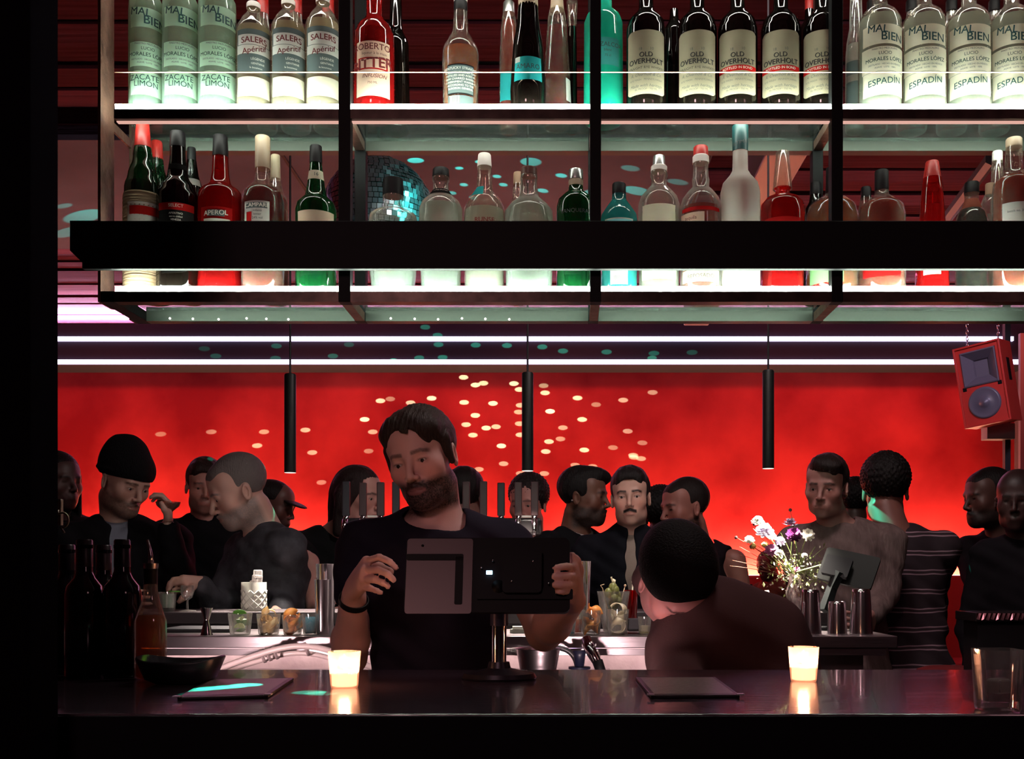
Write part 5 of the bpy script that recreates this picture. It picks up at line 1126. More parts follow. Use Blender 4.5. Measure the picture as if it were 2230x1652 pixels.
# soda gun, holster and black hoses
c = P(1290, 1445, 2.8); t = thing('soda_gun', 'chrome and black soda gun leaning under the counter', 'soda gun', c)
mk('handle', G().tube([P(1276, 1390, 2.78), P(1284, 1412, 2.76), P(1300, 1440, 2.74), P(1310, 1470, 2.74)], [.014, .016, .013, .012], 12), M_chrome, t, True)
mk('nozzle', G().tube([P(1302, 1438, 2.72), P(1312, 1470, 2.71)], .013, 10), M_black, t, True)
for q in range(6): mk('button', G().ball(P(1288+(q % 2)*7+q*2, 1398+q*6, 2.752), .0035, 8, 6), CAPM['silver'], t, True)
mk('holster', G().lathe([(0, .012), (.03, .016), (.045, .020)], P(1262, 1452, 2.78), 16), mat('holster_blue', (.01, .012, .03), .4), t, True)
mk('holster_plate', G().lathe([(0, .030), (.006, .030)], P(1262, 1456, 2.78), 20), MATS['holster_blue'], t, True)
tag(mk('soda_hose', G().tube([P(1160, 1408, 2.9)]+[P(1212+44*sin(a), 1450-40*cos(a), 2.84) for a in np.linspace(-.2, 1.4, 10)]+[P(1262, 1470, 2.8)], .0075, 10), mat('hose_black', (.03, .03, .032), .3), None, True), 'black hose curving to the soda gun holster', 'hose')
t = thing('steel_bain', 'open steel ingredient bin under the counter beside the pole stand', 'bin', P(1175, 1470, 2.72))
mk('bin_body', G().lathe([(0, .045), (.072, .058), (.074, .062), (.072, .056), (.01, .042)], P(1172, 1472, 2.70), 32), M_ss, t, True, auto=50)
tag(mk('blue_rag', G().tube([P(1236, 1402, 2.99), P(1270, 1406, 2.99), P(1316, 1400, 2.99), P(1305, 1408, 2.99)], [.008, .010, .009, .004], 8), mat('rag_blue', (.03, .10, .50), .8), None, True), 'folded blue cloth tucked under the counter edge above the soda gun', 'cloth')
tag(mk('crumpled_foil', G().ball(P(1128, 1418, 2.92), (.04, .01, .012), 16, 8).ball(P(1160, 1424, 2.92), (.03, .01, .008), 14, 6), mat('foil_paper', (.85, .74, .74), .3, .3, bump=1., bscale=60), None, True), 'bright crumpled foil under the counter edge beside the pole stand', 'foil')
# ---------------------------------------------------------------- flowers
vz = P(1738, VY, 3.50); vz[2] = CB
t = thing('flower_arrangement', 'vase of mixed white, lilac and plum flowers on the customers bar', 'flowers', vz)
FD = 3.50
mk('vase', G().lathe([(.0005, .030), (.004, .035), (.06, .042), (.10, .030), (.125, .034), (.125, .031), (.10, .027), (.01, .03)], vz, 28), clear('vase_glass', (.9, .8, .8), (.9, .7, .68), .10, .04, .4, .12), t, True, auto=50)
base = vz+[0, 0, .12]
fr = random.Random(11)
M_stem = mat('stem_green', (.22, .30, .08), .6); M_stemd = mat('stem_brown', (.20, .07, .04), .7); M_leaf = mat('leaf_green', (.32, .42, .14), .5, mcol=(.45, .5, .2), mscale=30); M_seed = mat('seed_head', (.05, .02, .02), .8)
FL = dict(white=mat('petal_white', (.85, .80, .66), .5), lilac=mat('petal_lilac', (.55, .35, .72), .5, mcol=(.85, .75, .88), mscale=60), plum=mat('petal_plum', (.12, .012, .09), .5), mauve=mat('petal_mauve', (.62, .20, .42), .5), yellow=mat('petal_yellow', (.8, .65, .2), .5))
def stem(tip, m, r=.0013, nm='stem', bow=.02):
    p0 = base+[fr.uniform(-.015, .015), fr.uniform(-.015, .015), -.03]; mid = (p0+tip)/2+np.array([fr.uniform(-bow, bow), fr.uniform(-bow, bow), .02])
    pts = [p0*(1-u)**2+2*mid*u*(1-u)+tip*u*u for u in np.linspace(0, 1, 9)]; return mk(nm, G().tube(pts, r, 5), m, t, True)
def blossom(px, py, size, col, dd=0., flat=.55, layers=5, npet=9, tiltx=50, nm='blossom'):
    tip = P(px, py, FD+dd); s = size*FD/F/2; R = Rx(tiltx+fr.uniform(-15, 15))@Rz(fr.uniform(0, 360)); g = G()
    for L in range(layers):
        k = 1-L/layers; lift = L/layers*s*.8
        for i in range(npet):
            a = 2*pi*i/npet+L*.5; e = s*(.35+.65*k); w_ = s*.42
            ca, sa = cos(a), sin(a); ps = []
            for (u, v, hgt) in ((.05, 0, 0), (.55, .5, .12), (.95, .38, .30+.2*fr.random()), (1.05, 0, .34), (.95, -.38, .30), (.55, -.5, .12)):
                x = u*e; yv = v*w_; ps.append(np.array([x*ca-yv*sa, x*sa+yv*ca, lift+hgt*s*flat*(1+.6*(1-k))]))
            v2 = [tip+R@q for q in ps]; g.add(v2, [(0, 1, 2, 3), (0, 3, 4, 5)])
    mk(nm, g, FL[col], t, True); stem(tip-R@np.array([0, 0, s*.2]), M_stem)
blossom(1650, 1138, 30, 'white', tiltx=35); blossom(1664, 1160, 42, 'lilac', -.03, layers=6); blossom(1680, 1170, 24, 'white', .02); blossom(1720, 1143, 34, 'lilac', .0, tiltx=20, layers=3); blossom(1728, 1168, 36, 'plum', -.03, 1., 6); blossom(1759, 1165, 30, 'white', -.02, tiltx=80, layers=4)
blossom(1632, 1176, 22, 'white'); blossom(1698, 1180, 26, 'lilac', .03); blossom(1680, 1200, 34, 'mauve', -.02); blossom(1696, 1206, 20, 'white', -.05); blossom(1640, 1190, 16, 'yellow'); blossom(1665, 1188, 18, 'yellow', .03); blossom(1735, 1242, 16, 'mauve', -.06, 1); blossom(1752, 1210, 14, 'white', -.06, nm='blossom')
for px, py, r in ((1721, 1110, .005), (1603, 1170, .005), (1637, 1190, .007), (1641, 1142, .003)):
    tip = P(px, py, FD); mk('seed_head', G().ball(tip, r*1.2, 10, 8), M_seed, t, True); stem(tip, M_stemd, .0012)
for px, py in ((1612, 1208), (1595, 1220), (1590, 1232), (1700, 1160), (1725, 1125), (1775, 1190), (1800, 1228), (1640, 1150), (1610, 1190)): stem(P(px, py, FD+fr.uniform(-.05, .05)), M_stemd if px < 1650 else M_stem, .0011)
g = G(); g2 = G()
for i in range(420):
    px = fr.gauss(1722, 30); py = fr.gauss(1245, 24)
    if i > 250: px = fr.gauss(1765, 24); py = fr.gauss(1250, 18)
    if py > 1300 or py < 1175: continue
    p = P(px, py, FD+fr.uniform(-.08, .05)); R = Rz(fr.uniform(0, 360))@Rx(fr.uniform(0, 360)); s = fr.uniform(.008, .019)
    v2 = [p+R@np.array(q) for q in ((0, 0, 0), (s*.35, s*.5, s*.1), (0, s, 0), (-s*.35, s*.5, s*.1))]
    (g if i % 3 else g2).add(v2, [(0, 1, 2, 3)])
mk('foliage', g, M_leaf, t)['kind'] = 'stuff'; mk('filler_flowers', g2, FL['white'], t)['kind'] = 'stuff'
g = G()
for i in range(26):
    tip = P(fr.gauss(1745, 34), fr.gauss(1245, 22), FD+fr.uniform(-.05, .05)); p0 = base; mid = (p0+tip)/2+[0, 0, .02]; g.tube([p0*(1-u)**2+2*mid*u*(1-u)+tip*u*u for u in np.linspace(0, 1, 6)], .0008, 4)
mk('fine_stems', g, M_stem, t)['kind'] = 'stuff'
mk('bent_stem', G().tube([P(1735, 1245, FD-.08), P(1780, 1232, FD-.11), P(1805, 1226, FD-.12), P(1808, 1215, FD-.12)], [.003, .0028, .0024, .004], 8), M_leaf, t, True)
# terminal on the right counter
c = P(1822, VY, 3.30); c[2] = CT; t = thing('register_tablet', 'angled register tablet on a leaning stand behind the shaker tins', 'tablet stand', c)
RR = Rz(-28)@Rx(-22); tc = P(1848, 1238, 3.28)
mk('tablet_case', G().prism(rrect(.175, .118, .010), -.006, .006, Ry(14)@RR, tc), mat('register_case', (.006, .007, .006), .5, spec=.12), t, auto=40)
mk('back_mount', G().prism(rrect(.085, .07, .006), -.022, -.0062, Ry(14)@RR, tc+[-.035, 0, 0]), M_tab, t, auto=40)
mk('stand_arm', G().tube([tc+np.array([-.035, -.03, -.01]), P(1812, 1280, 3.26), P(1795, 1330, 3.24)], [.016, .017, .02], 4), mat('arm_grey', (.014, .017, .017), .4, spec=.2), t)
mk('stand_base', G().box((-.05, -.03, .0005), (.05, .04, .012), Rz(-20), P(1800, VY, 3.25)*[1, 1, 0]+[0, 0, CT]), M_tab, t, bev=.003)
tag(mk('paper_card', G().prism([(-.03, 0), (.035, -.02), (.03, .035), (-.028, .03)], -.001, .001, Rz(20)@Rx(-25), P(1662, 1305, 3.46)), mat('card_white', (.75, .68, .66), .8)), 'white folded card standing left of the flower vase', 'card')
for i, x in enumerate((1595, 1618, 1636)):
    c = P(x, VY, 3.55); c[2] = CB; t = thing('small_bottle', 'tiny dark bitters bottle left of the flowers, %s of three' % ORD[i], 'bottle', c, 'bitters bottles left of the flowers')
    mk('glass_body', G().lathe([(.0005, .011), (.05, .012), (.06, .005), (.075, .005)], c, 16), GL['warm'], t, True, auto=50); mk('dropper', G().lathe([(.075, .0055), (.088, .004)], c, 12), CAPM['black'], t, True)
# ---------------------------------------------------------------- red loudspeaker
c = P(2150, 838, 6.4); t = thing('loudspeaker', 'red loudspeaker hanging from chains at the right end of the wall', 'loudspeaker', c, rot=(0, 0, 0))
t.rotation_mode = 'XYZ'; RS = Ry(-9)@Rz(-38); hw_, hh_, dp_ = .14, .25, .26
M_spk = mat('speaker_red', (.62, .035, .025), .4)
L = lambda nm, g, m, **k: mk(nm, G().add(np.array(g.v)@RS.T, g.f), m, t, local=True, **k)
g = G(); fw = .012
g.box((-hw_, -dp_/2, -hh_), (-hw_+fw, dp_/2, hh_)).box((hw_-fw, -dp_/2, -hh_), (hw_, dp_/2, hh_)).box((-hw_+fw, -dp_/2, hh_-fw), (hw_-fw, dp_/2, hh_)).box((-hw_+fw, -dp_/2, -hh_), (hw_-fw, dp_/2, -hh_+fw)).box((-hw_+fw, dp_/2-fw, -hh_+fw), (hw_-fw, dp_/2, hh_-fw))
L('cabinet', g, M_spk, bev=.002)
fy = -dp_/2+.014
L('baffle', G().box((-hw_+fw, fy, -hh_+fw), (hw_-fw, fy+.01, -.006)).box((-hw_+fw, fy, -.006), (-.106, fy+.01, hh_-fw)).box((.106, fy, -.006), (hw_-fw, fy+.01, hh_-fw)).box((-.106, fy, .214), (.106, fy+.01, hh_-fw)), M_spk)
# horn
vs = []; fs = []; q = [(.105, .108, 0), (.098, .100, -.006), (.045, .055, .055), (.04, .05, .07)]
for w2, h2, yv in q: vs += [(-w2, fy-.006+yv, .105-h2), (w2, fy-.006+yv, .105-h2), (w2, fy-.006+yv, .105+h2), (-w2, fy-.006+yv, .105+h2)]
for j in range(3):
    for i in range(4): fs.append((4*j+i, 4*j+(i+1) % 4, 4*j+4+(i+1) % 4, 4*j+4+i))
fs.append((12, 13, 14, 15)); L('horn', G().add([(x, min(yv, fy+.0) if False else yv, z) for x, yv, z in vs], fs), mat('horn_grey', (.16, .14, .18), .35))
n = 36; vs = []; fs = []; q = [(.098, .003), (.092, -.010), (.084, -.009), (.036, -.0005), (.030, -.008), (.0, -.016)]
for r_, yv in q:
    for i in range(n): a = 2*pi*i/n; vs.append((r_*cos(a), fy-.004+yv, -.115+r_*sin(a)))
for j in range(len(q)-1):
    for i in range(n): fs.append((j*n+i, j*n+(i+1) % n, (j+1)*n+(i+1) % n, (j+1)*n+i))
L('woofer', G().add(vs, fs), mat('woofer_grey', (.13, .12, .16), .35), smooth=True)
for s in (-1, 1): L('port', G().lathe([(0, .014), (.002, .014)], (0, 0, 0), 16), M_black) if False else L('port', G().box((s*.105-.012, fy-.003, -.012-.012), (s*.105+.012, fy+.001, -.012+.012)), M_black, bev=.010)
L('handle_recess', G().box((hw_-.001, -.03, .0), (hw_+.003, .03, .14)), M_black, bev=.002)
def chain(p0, p1, label):
    p0, p1 = np.array(p0), np.array(p1); L_ = np.linalg.norm(p1-p0); n_ = int(L_/.022); g = G()
    for i in range(n_):
        c_ = p0+(p1-p0)*(i+.5)/n_; a0 = (i % 2)*pi/2
        pts = [c_+np.array([cos(a0)*.007*cos(q), sin(a0)*.007*cos(q), .014*sin(q)]) for q in np.linspace(0, 2*pi, 9)]; g.tube(pts, .0028, 5, caps=False)
    o = mk('chain', g, M_chrome, None, True); return tag(o, label, 'chain', 'loudspeaker chains')
tl = c+RS@np.array([-.07, -.05, hh_]); tr = c+RS@np.array([.09, .05, hh_])
chain([tl[0], tl[1], CEIL], tl, 'steel chain holding the left top of the red loudspeaker'); chain([tr[0], tr[1], CEIL], tr, 'steel chain holding the right top of the red loudspeaker')
tag(box('junction_box', P(2150, 955, 6.55), P(2196, 926, 6.65), mat('box_grey', (.30, .28, .30), .6), bev=.003), 'small grey junction box below the red loudspeaker', 'junction box')
tag(mk('speaker_post', G().box((P(2186, 0, 6.62)[0], 6.60, 0), (P(2198, 0, 6.62)[0], 6.64, CEIL)), M_dark), 'thin dark post behind the red loudspeaker', 'post')
# ---------------------------------------------------------------- right background furniture
t = thing('side_table', 'dark table with a glittering glass edge at the right, near the striped sweater', 'table', P(2190, VY, 3.5)*[1, 1, 0])
zt = zz(1330, 3.55); x0 = X(2112, 3.5)
box('table_top', (x0-.012, 3.42, zt-.03), (2.2, 3.60, zt), mat('table_top_dark', (.02, .014, .016), .25), t, bev=.002)
mk('glass_edge', G().add(sum([[(x0-.012+i*.008, 3.414-.003*(i % 2), zt-.022-.002*(i % 3)), (x0-.012+i*.008, 3.414-.003*((i+1) % 2), zt-.002)] for i in range(90)], []), [(2*i, 2*i+2, 2*i+3, 2*i+1) for i in range(89)]), mat('glitter_edge', (.7, .35, .40), .12, 1.), t)
box('table_body', (x0+.01, 3.46, 0), (2.2, 3.58, zt-.031), M_dark, t)
for i, (px, py, d) in enumerate(((2075, 1446, 3.82),)):
    cc = P(px, py, d); t = thing('bar_stool', ('bar stool with red seat below the striped sweater', 'bar stool beyond the counter end')[i], 'stool', cc*[1, 1, 0])
    mk('seat', G().lathe([(0, .11), (.015, .13), (.03, .13), (.04, .10)], cc-[0, 0, .05], 24, sy=.9), M_vel, t, True, auto=50)
    for a in (45, 135, 225, 315): mk('leg', G().tube([cc+[.11*cos(RAD(a)), .11*sin(RAD(a)), -.05], [cc[0]+.17*cos(RAD(a)), cc[1]+.17*sin(RAD(a)), 0.002]], .011, 8), M_dark, t)
# ---------------------------------------------------------------- people
TAN = (.50, .27, .20); PALE = (.60, .36, .29); BRN = (.16, .075, .05)
BLK = (.008, .008, .011)
# --- bartender: pinching right hand, left hand around the tablet edge
def rh(S):
    K = [P(799, 1222, 2.17), P(797, 1241, 2.15), P(793, 1259, 2.15), P(788, 1277, 2.17)]
    Fg = [[P(826, 1213, 2.13), P(848, 1222, 2.11), P(862, 1236, 2.11)], [P(826, 1240, 2.11), P(845, 1250, 2.09), P(857, 1262, 2.09)],
          [P(818, 1262, 2.11), P(834, 1269, 2.10), P(845, 1276, 2.10)], [P(808, 1281, 2.14), P(820, 1286, 2.13), P(829, 1289, 2.13)]]
    T = [P(800, 1226, 2.21), P(826, 1236, 2.20), P(850, 1244, 2.17)]
    hand(S, P(768, 1283, 2.24), K, Fg, T, .0155)
def lh(S):
    K = [P(1247, 1236, 2.02), P(1250, 1256, 2.02), P(1250, 1274, 2.03), P(1246, 1291, 2.04)]
    Fg = [[P(1236, 1233, 1.965), P(1222, 1234, 1.950), P(1209, 1237, 1.950)], [P(1238, 1254, 1.962), P(1222, 1255, 1.948), P(1206, 1256, 1.948)],
          [P(1238, 1272, 1.962), P(1223, 1273, 1.948), P(1208, 1273, 1.948)], [P(1236, 1288, 1.970), P(1225, 1289, 1.955), P(1214, 1288, 1.955)]]
    T = [P(1256, 1240, 2.06), P(1252, 1222, 2.04), P(1244, 1209, 2.02)]
    hand(S, P(1252, 1302, 2.10), K, Fg, T, .015)
root, W, zs, AR = person('man in a black T-shirt with a short beard working behind the tablet', 920, 993, 2.42, yaw=-13, pitch=14, roll=-12, byaw=4,
    skin=(.74, .43, .37), hair=(.030, .018, .013), style='tied', hs=.98, top=(.020, .017, .030), sleeve='short', collar=.070, beard=1., moust=.55, brow=.75, thick=.0045, fine=.0026, res=.006, lid=.0024, sl=.36, eyedown=.0012,
    arms=dict(R=(P(760, 1432, 2.40), P(771, 1296, 2.25), rh), L=(P(1185, 1378, 2.36), P(1248, 1306, 2.11), lh)), sh=-.004, shift=(.030, .0), lean=(-.02, .03), width=.95)
g = G(); ce = P(771, 1300, 2.25); ax_ = (P(768, 1280, 2.24)-P(760, 1370, 2.34)); ax_ /= np.linalg.norm(ax_); u = np.cross(ax_, [0, 1, 0]); u /= np.linalg.norm(u); v = np.cross(ax_, u)
vs = []; fs = []; n = 28
for z_, r_ in ((-.008, .031), (-.008, .0335), (.008, .0335), (.008, .031)):
    for i in range(n): a = 2*pi*i/n; vs.append(ce-ax_*.012+ax_*z_+r_*(cos(a)*u+.86*sin(a)*v))
for j in range(4):
    for i in range(n): fs.append((j*n+i, j*n+(i+1) % n, ((j+1) % 4)*n+(i+1) % n, ((j+1) % 4)*n+i))
mk('wrist_strap', G().add(vs, fs), mat('strap_black', (.006, .006, .006), .5), root, True, auto=40)
ce = P(801, 1260, 2.147); dv = P(818, 1262, 2.11)-P(793, 1259, 2.15); dv /= np.linalg.norm(dv); u = np.cross(dv, [0, 1, 0]); u /= np.linalg.norm(u); v = np.cross(dv, u)
mk('ring', G().tube([ce+.0104*(cos(a)*u+sin(a)*v) for a in np.linspace(0, 2*pi, 17)], .0012, 6, caps=False), mat('gold', (.9, .6, .3), .2, 1.), root, True)
# --- moustache man
person('man with dark moustache and combed hair in a black jacket, facing the camera', 1373, 1081, 4.2, yaw=-7, pitch=2, roll=-3, byaw=-3, skin=(.62, .37, .29), hair=(.010, .008, .008), style='short',
       top=(.009, .009, .014), collar=-.062, moust=1, brow=1., thick=.0045, fine=.0036, res=.008, vneck=(.020, .17), inner=((.30, .23, .19), True), sh=-.005, lid=.0045)
# --- beanie man
def hold_glass(S):
    w_ = P(366, 1142, 3.95); relaxed_hand(S, w_, np.array([.1, -.1, 1.]), np.array([-1., -.3, 0]), 1, 40)
person('bearded man in a black knitted beanie and dark coat looking down', 272, 1046, 4.0, yaw=58, pitch=24, roll=4, byaw=20, skin=(.50, .33, .26), hair=(.06, .035, .022), style='beanie', hairmat=mat('beanie_knit', (.006, .006, .007), .9, bump=.8, bscale=200, stretch=(1, 1, .3), spec=.1), hs=1.06, top=(.006, .006, .008), collar=.060,
       beard=.75, moust=.6, res=.007, fine=.0042, inner=((.16, .19, .24), True), vneck=(.035, .20), width=1.15, shift=(-.02, 0), arms=dict(R=(P(205, 1285, 3.95), P(262, 1300, 3.75)), L=(P(395, 1275, 4.05), P(366, 1146, 3.95), hold_glass)), lid=.003)
c = P(366, 1137, 3.93); t = thing('cocktail_coupe', 'wide coupe of amber cocktail held up beside the beanie man', 'glass', c)
mk('glass_body', G().lathe([(0, .022), (.003, .020), (.004, .003), (.030, .003), (.040, .014), (.062, .040), (.078, .046), (.078, .044), (.062, .038), (.042, .012)], c, 28, cap1=False), clear('coupe_glass', (.9, .75, .68), (.55, .32, .25), .35, .05, .4, .08), t, True, auto=60)
mk('drink', G().lathe([(.042, .010), (.060, .035), (.072, .041)], c, 28), clear('coupe_drink', (.8, .35, .12), (.55, .20, .06), .7), t, True, auto=50)
# --- man behind
person('clean-shaven man in a black sweater behind the grey-haired man', 446, 1058, 4.55, yaw=22, pitch=10, roll=3, byaw=10, skin=(.36, .17, .13), hair=(.02, .010, .008), style='short', top=(.006, .006, .008), beard=.35, width=1.05)
# --- grey-haired man in checked shirt, right arm reaching left with a drink
def gh(S):
    w_ = P(436, 1272, 3.72)
    K = [P(398, 1258, 3.66), P(393, 1268, 3.65), P(388, 1278, 3.66), P(386, 1287, 3.68)]
    Fg = [[P(378, 1260, 3.62), P(368, 1270, 3.60), P(364, 1284, 3.60)], [P(374, 1272, 3.61), P(367, 1284, 3.59), P(366, 1296, 3.59)], [P(378, 1284, 3.62), P(373, 1295, 3.61), P(373, 1304, 3.61)], [P(380, 1292, 3.64), P(377, 1300, 3.64), P(378, 1308, 3.64)]]
    hand(S, w_, K, Fg, [P(410, 1290, 3.62), P(398, 1302, 3.60), P(390, 1310, 3.59)], .016)
plaid = mat('checked_cloth', (.055, .055, .065), .8, mottle=.5, mscale=22, bump=.2, bscale=60, spec=.2)
person('man with short grey hair and beard in a dark checked shirt, in profile facing left', 519, 1066, 3.85, yaw=-62, pitch=26, roll=2, byaw=-50, skin=(.50, .30, .24), hair=(.12, .105, .10), style='crop', beard=.8, moust=.3, hs=1.10, topmat=plaid,
       res=.007, fine=.004, shift=(.04, .02), lean=(.06, .05), arms=dict(R=(P(470, 1335, 3.80), P(440, 1273, 3.72), gh), L=(P(640, 1260, 3.95), P(610, 1330, 3.7))), width=1.15, sh=.02, lid=.003)
# --- person in cap
person('person in a dark cap behind the grey-haired man, turned right', 597, 1100, 4.9, yaw=75, pitch=15, byaw=60, skin=(.14, .06, .05), hair=(.01, .008, .008), style='cap', top=(.035, .010, .020), beard=.5, eyes=False)
# --- long-haired woman
person('person with long dark wavy hair and a black top, facing right behind the taps', 783, 1082, 4.42, hs=1.04, yaw=62, pitch=6, byaw=45, skin=(.52, .27, .23), hair=(.016, .008, .008), style='long', top=(.006, .006, .007), sleeve='short', width=1.0, shift=(-.10, 0), lean=(-.08, 0),
       arms=dict(R=(P(672, 1225, 4.1), P(682, 1320, 3.85)), L=(P(800, 1290, 4.2), P(760, 1320, 3.9))), fine=.0045)
person('person with dark hair seen from behind, right of the bartender', 1014, 1080, 4.7, yaw=165, byaw=170, skin=(.2, .1, .08), hair=(.008, .006, .006), style='short', top=(.008, .007, .009), eyes=False, hs=1.05)
person('person with dark hair and bare face behind the right beer taps', 1150, 1096, 4.85, yaw=-18, pitch=8, byaw=0, skin=(.40, .18, .15), hair=(.012, .008, .008), style='curly', hs=1.07, top=(.010, .008, .010))
person('man with black hair and beard in a black jacket over a pale roll-neck, facing right', 1271, 1080, 4.55, hs=1.06, yaw=72, pitch=4, byaw=40, skin=BRN, hair=(.006, .005, .005), style='quiff', top=(.007, .007, .009), beard=.9, moust=.9, inner=((.42, .36, .36), True), vneck=(.045, .22), collar=.06, fine=.0042, eyes=False)
ps = [o for o in bpy.data.objects if o.name.startswith('person') and 'roll-neck' in o.get('label', '')][0]
mk('earring', G().ball(P(1246, 1089, 4.46), .0045, 8, 6), CAPM['silver'], ps, True)
person('person with black hair seen from behind, right of the moustache man', 1443, 1122, 5.0, yaw=150, byaw=150, skin=(.06, .03, .025), hair=(.005, .005, .005), style='curly', top=(.006, .006, .007), eyes=False, hs=1.07, width=.95)
person('bearded man in a dark tank top in profile facing left', 1492, 1104, 4.65, yaw=-66, pitch=8, byaw=-30, skin=(.34, .14, .11), hair=(.012, .008, .007), style='crop', beard=1., moust=1., top=(.012, .006, .009), sleeve='none', collar=.085, width=1.05, hs=1.11, fine=.0045, eyes=False, shift=(.03, 0))
# --- crouching bartender
def crouch():
    o = P(1468, 1262, 2.62); R = Rz(35)@Rx(62)@Ry(-16)
    root = thing('person', 'dark-haired bartender in a brown shirt bending low behind the bar, head bowed', 'person', (1.0*P(1600, 0, 2.75)[0], 2.68, 0))
    hs = 1.06; A = P(1545, 1372, 2.68); Bk = P(1640, 1420, 2.73); Hp = P(1665, 1560, 2.8)*[1, 0, 1]+[0, 2.68, 0]
    S = Sdf(); S.cap(o+R@np.array([0, .03, -.06]), A, .056, .065, .03); S.cap(A, Bk, .12, .13, .05); S.cap(Bk, Hp, .12, .14, .05); head_sdf(S, o, R, hs)
    shR = P(1478, 1425, 2.60); shL = P(1600, 1372, 2.76); elR = P(1475, 1500, 2.42)*[1, 1, 1]; wrR = P(1560, 1440, 2.36)
    S.cap(A, shR, .07, .055, .04); S.cap(A, shL, .07, .055, .04); S.cap(shR, elR, .052, .042, .03); S.cap(elR, wrR+[0, .06, -.13], .042, .028, .02)
    S.cap(shL, P(1700, 1480, 2.75), .052, .042, .03); S.cap(P(1700, 1480, 2.75), P(1660, 1560, 2.55), .042, .028, .02)
    relaxed_hand(S, wrR+[0, .06, -.13], np.array([.3, .1, -1.]), np.array([0, 1., .3]), 1); relaxed_hand(S, P(1660, 1560, 2.55), np.array([-.3, -.2, -1.]), np.array([0, 1., .3]), 1)
    V, Q = S.mesh(.007, (o-.16, o+.16, .0045)); mk_arr('body', V, Q, SKIN, root, head_cols(V, o, R, (.38, .15, .14), (.01, .007, .006), hs, .9, .3))
    H = Sdf(); hair_sdf(H, o, R, 'curly', hs*1.04); V, Q = H.mesh(.0045); mk_arr('hair', V, Q, mat('hair_bowed', (.004, .003, .003), .7, bump=.5, bscale=200, spec=.1), root)
    S = Sdf(); S.cap(A, Bk, .150, .150, .05); S.cap(Bk, Hp, .150, .16, .05); S.cap(A, shR, .085, .078, .05); S.cap(shR, elR, .076, .062, .04); S.cap(elR, wrR+[0, .05, -.09], .060, .046, .03)
    S.cap(A, shL, .10, .09, .05); S.cap(shL, P(1700, 1480, 2.75), .085, .062, .04); S.cap(P(1700, 1480, 2.75), P(1662, 1553, 2.58), .060, .046, .03); S.ell(P(1605, 1385, 2.70), (.16, .11, .10), .05)
    S.cap(o+R@np.array([0, .05, -.10]), A, .062, .09, .03)
    wr = lambda x, y, z: .004*np.sin(x*37+z*21)*np.sin(z*43-y*17)
    V, Q = S.mesh(.009, None, wr); mk_arr('shirt', V, Q, mat('brown_shirt', (.050, .022, .022), .85, spec=.12, bump=.15, bscale=300), root)
    S = Sdf()
    for s in (-1, 1):
        h_ = np.array([Hp[0]+s*.09, 2.68, Hp[2]-.06]); k = np.array([Hp[0]+s*.10-.05, 2.52, .48]); f = np.array([Hp[0]+s*.10, 2.68, .09]); S.cap(h_, k, .09, .065, .04); S.cap(k, f, .062, .045, .03)
    V, Q = S.mesh(.014); mk_arr('trousers', V, Q, MATS['dark_denim'], root)
    for s in (-1, 1):
        f = np.array([Hp[0]+s*.10, 2.68, 0]); S = Sdf(); S.cap(f+[0, .03, .045], f+[0, -.15, .035], .045, .034, .02); S.cap(f+[0, 0, .05], f+[0, 0, .10], .042, .045, .02); S.plane(f+[0, 0, .002], (0, 0, -1))
        V, Q = S.mesh(.012); mk_arr('shoe', V, Q, MATS['shoe_leather'], root)
crouch()
# --- right side
person('young man with short dark hair in a loose taupe sweater behind the flowers', 1800, 1058, 3.92, hs=.98, yaw=-28, pitch=10, roll=3, byaw=-8, skin=(.42, .21, .18), hair=(.014, .009, .008), style='quiff', topmat=mat('taupe_knit', (.20, .135, .13), .95, bump=.7, bscale=70, stretch=(1, 1, .25), mottle=.3, mscale=30, spec=.05), width=1.04, shift=(.070, .03), fine=.0042, res=.007, collar=.048,
       lean=(.02, 0), arms=dict(R=(P(1752, 1300, 3.88), P(1800, 1330, 3.75)), L=(P(1925, 1290, 3.94), P(1900, 1340, 3.8))), lid=.003)
person('person with black hair far behind the young man', 1861, 1094, 5.5, yaw=170, byaw=170, skin=(.05, .03, .02), hair=(.006, .005, .005), style='curly', top=(.01, .008, .01), eyes=False)
stripe = bpy.data.materials.new('striped_knit'); stripe.use_nodes = True
nt = stripe.node_tree; b_ = nt.nodes['Principled BSDF']; b_.inputs['Roughness'].default_value = .85
tc_ = nt.nodes.new('ShaderNodeTexCoord'); wv = nt.nodes.new('ShaderNodeTexWave'); wv.bands_direction = 'Z'; wv.inputs['Scale'].default_value = 4.1; wv.inputs['Distortion'].default_value = 1.2; wv.inputs['Detail'].default_value = 2; wv.inputs['Detail Scale'].default_value = 1.5; wv.inputs['Phase Offset'].default_value = 1.0
rp = nt.nodes.new('ShaderNodeValToRGB'); e_ = rp.color_ramp.elements; e_[0].position = .80; e_[0].color = (.022, .010, .016, 1); e_[1].position = .86; e_[1].color = (.36, .22, .27, 1)
e3 = e_.new(.93); e3.color = (.36, .22, .27, 1); e4 = e_.new(.97); e4.color = (.03, .014, .02, 1)
nt.links.new(tc_.outputs['Object'], wv.inputs['Vector']); nt.links.new(wv.outputs['Fac'], rp.inputs[0]); nt.links.new(rp.outputs[0], b_.inputs['Base Color'])
person('person in a dark sweater with pale stripes seen from behind', 1928, 1066, 4.3, yaw=165, pitch=4, byaw=172, skin=(.25, .10, .08), hair=(.008, .006, .006), style='curly', hs=1.14, topmat=stripe, width=1.14, eyes=False, shift=(.03, 0), lean=(.05, 0), collar=.05,
       arms=dict(L=(P(1880, 1270, 4.3), P(1870, 1340, 4.2)), R=(P(2036, 1265, 4.4), P(2040, 1380, 4.25))))
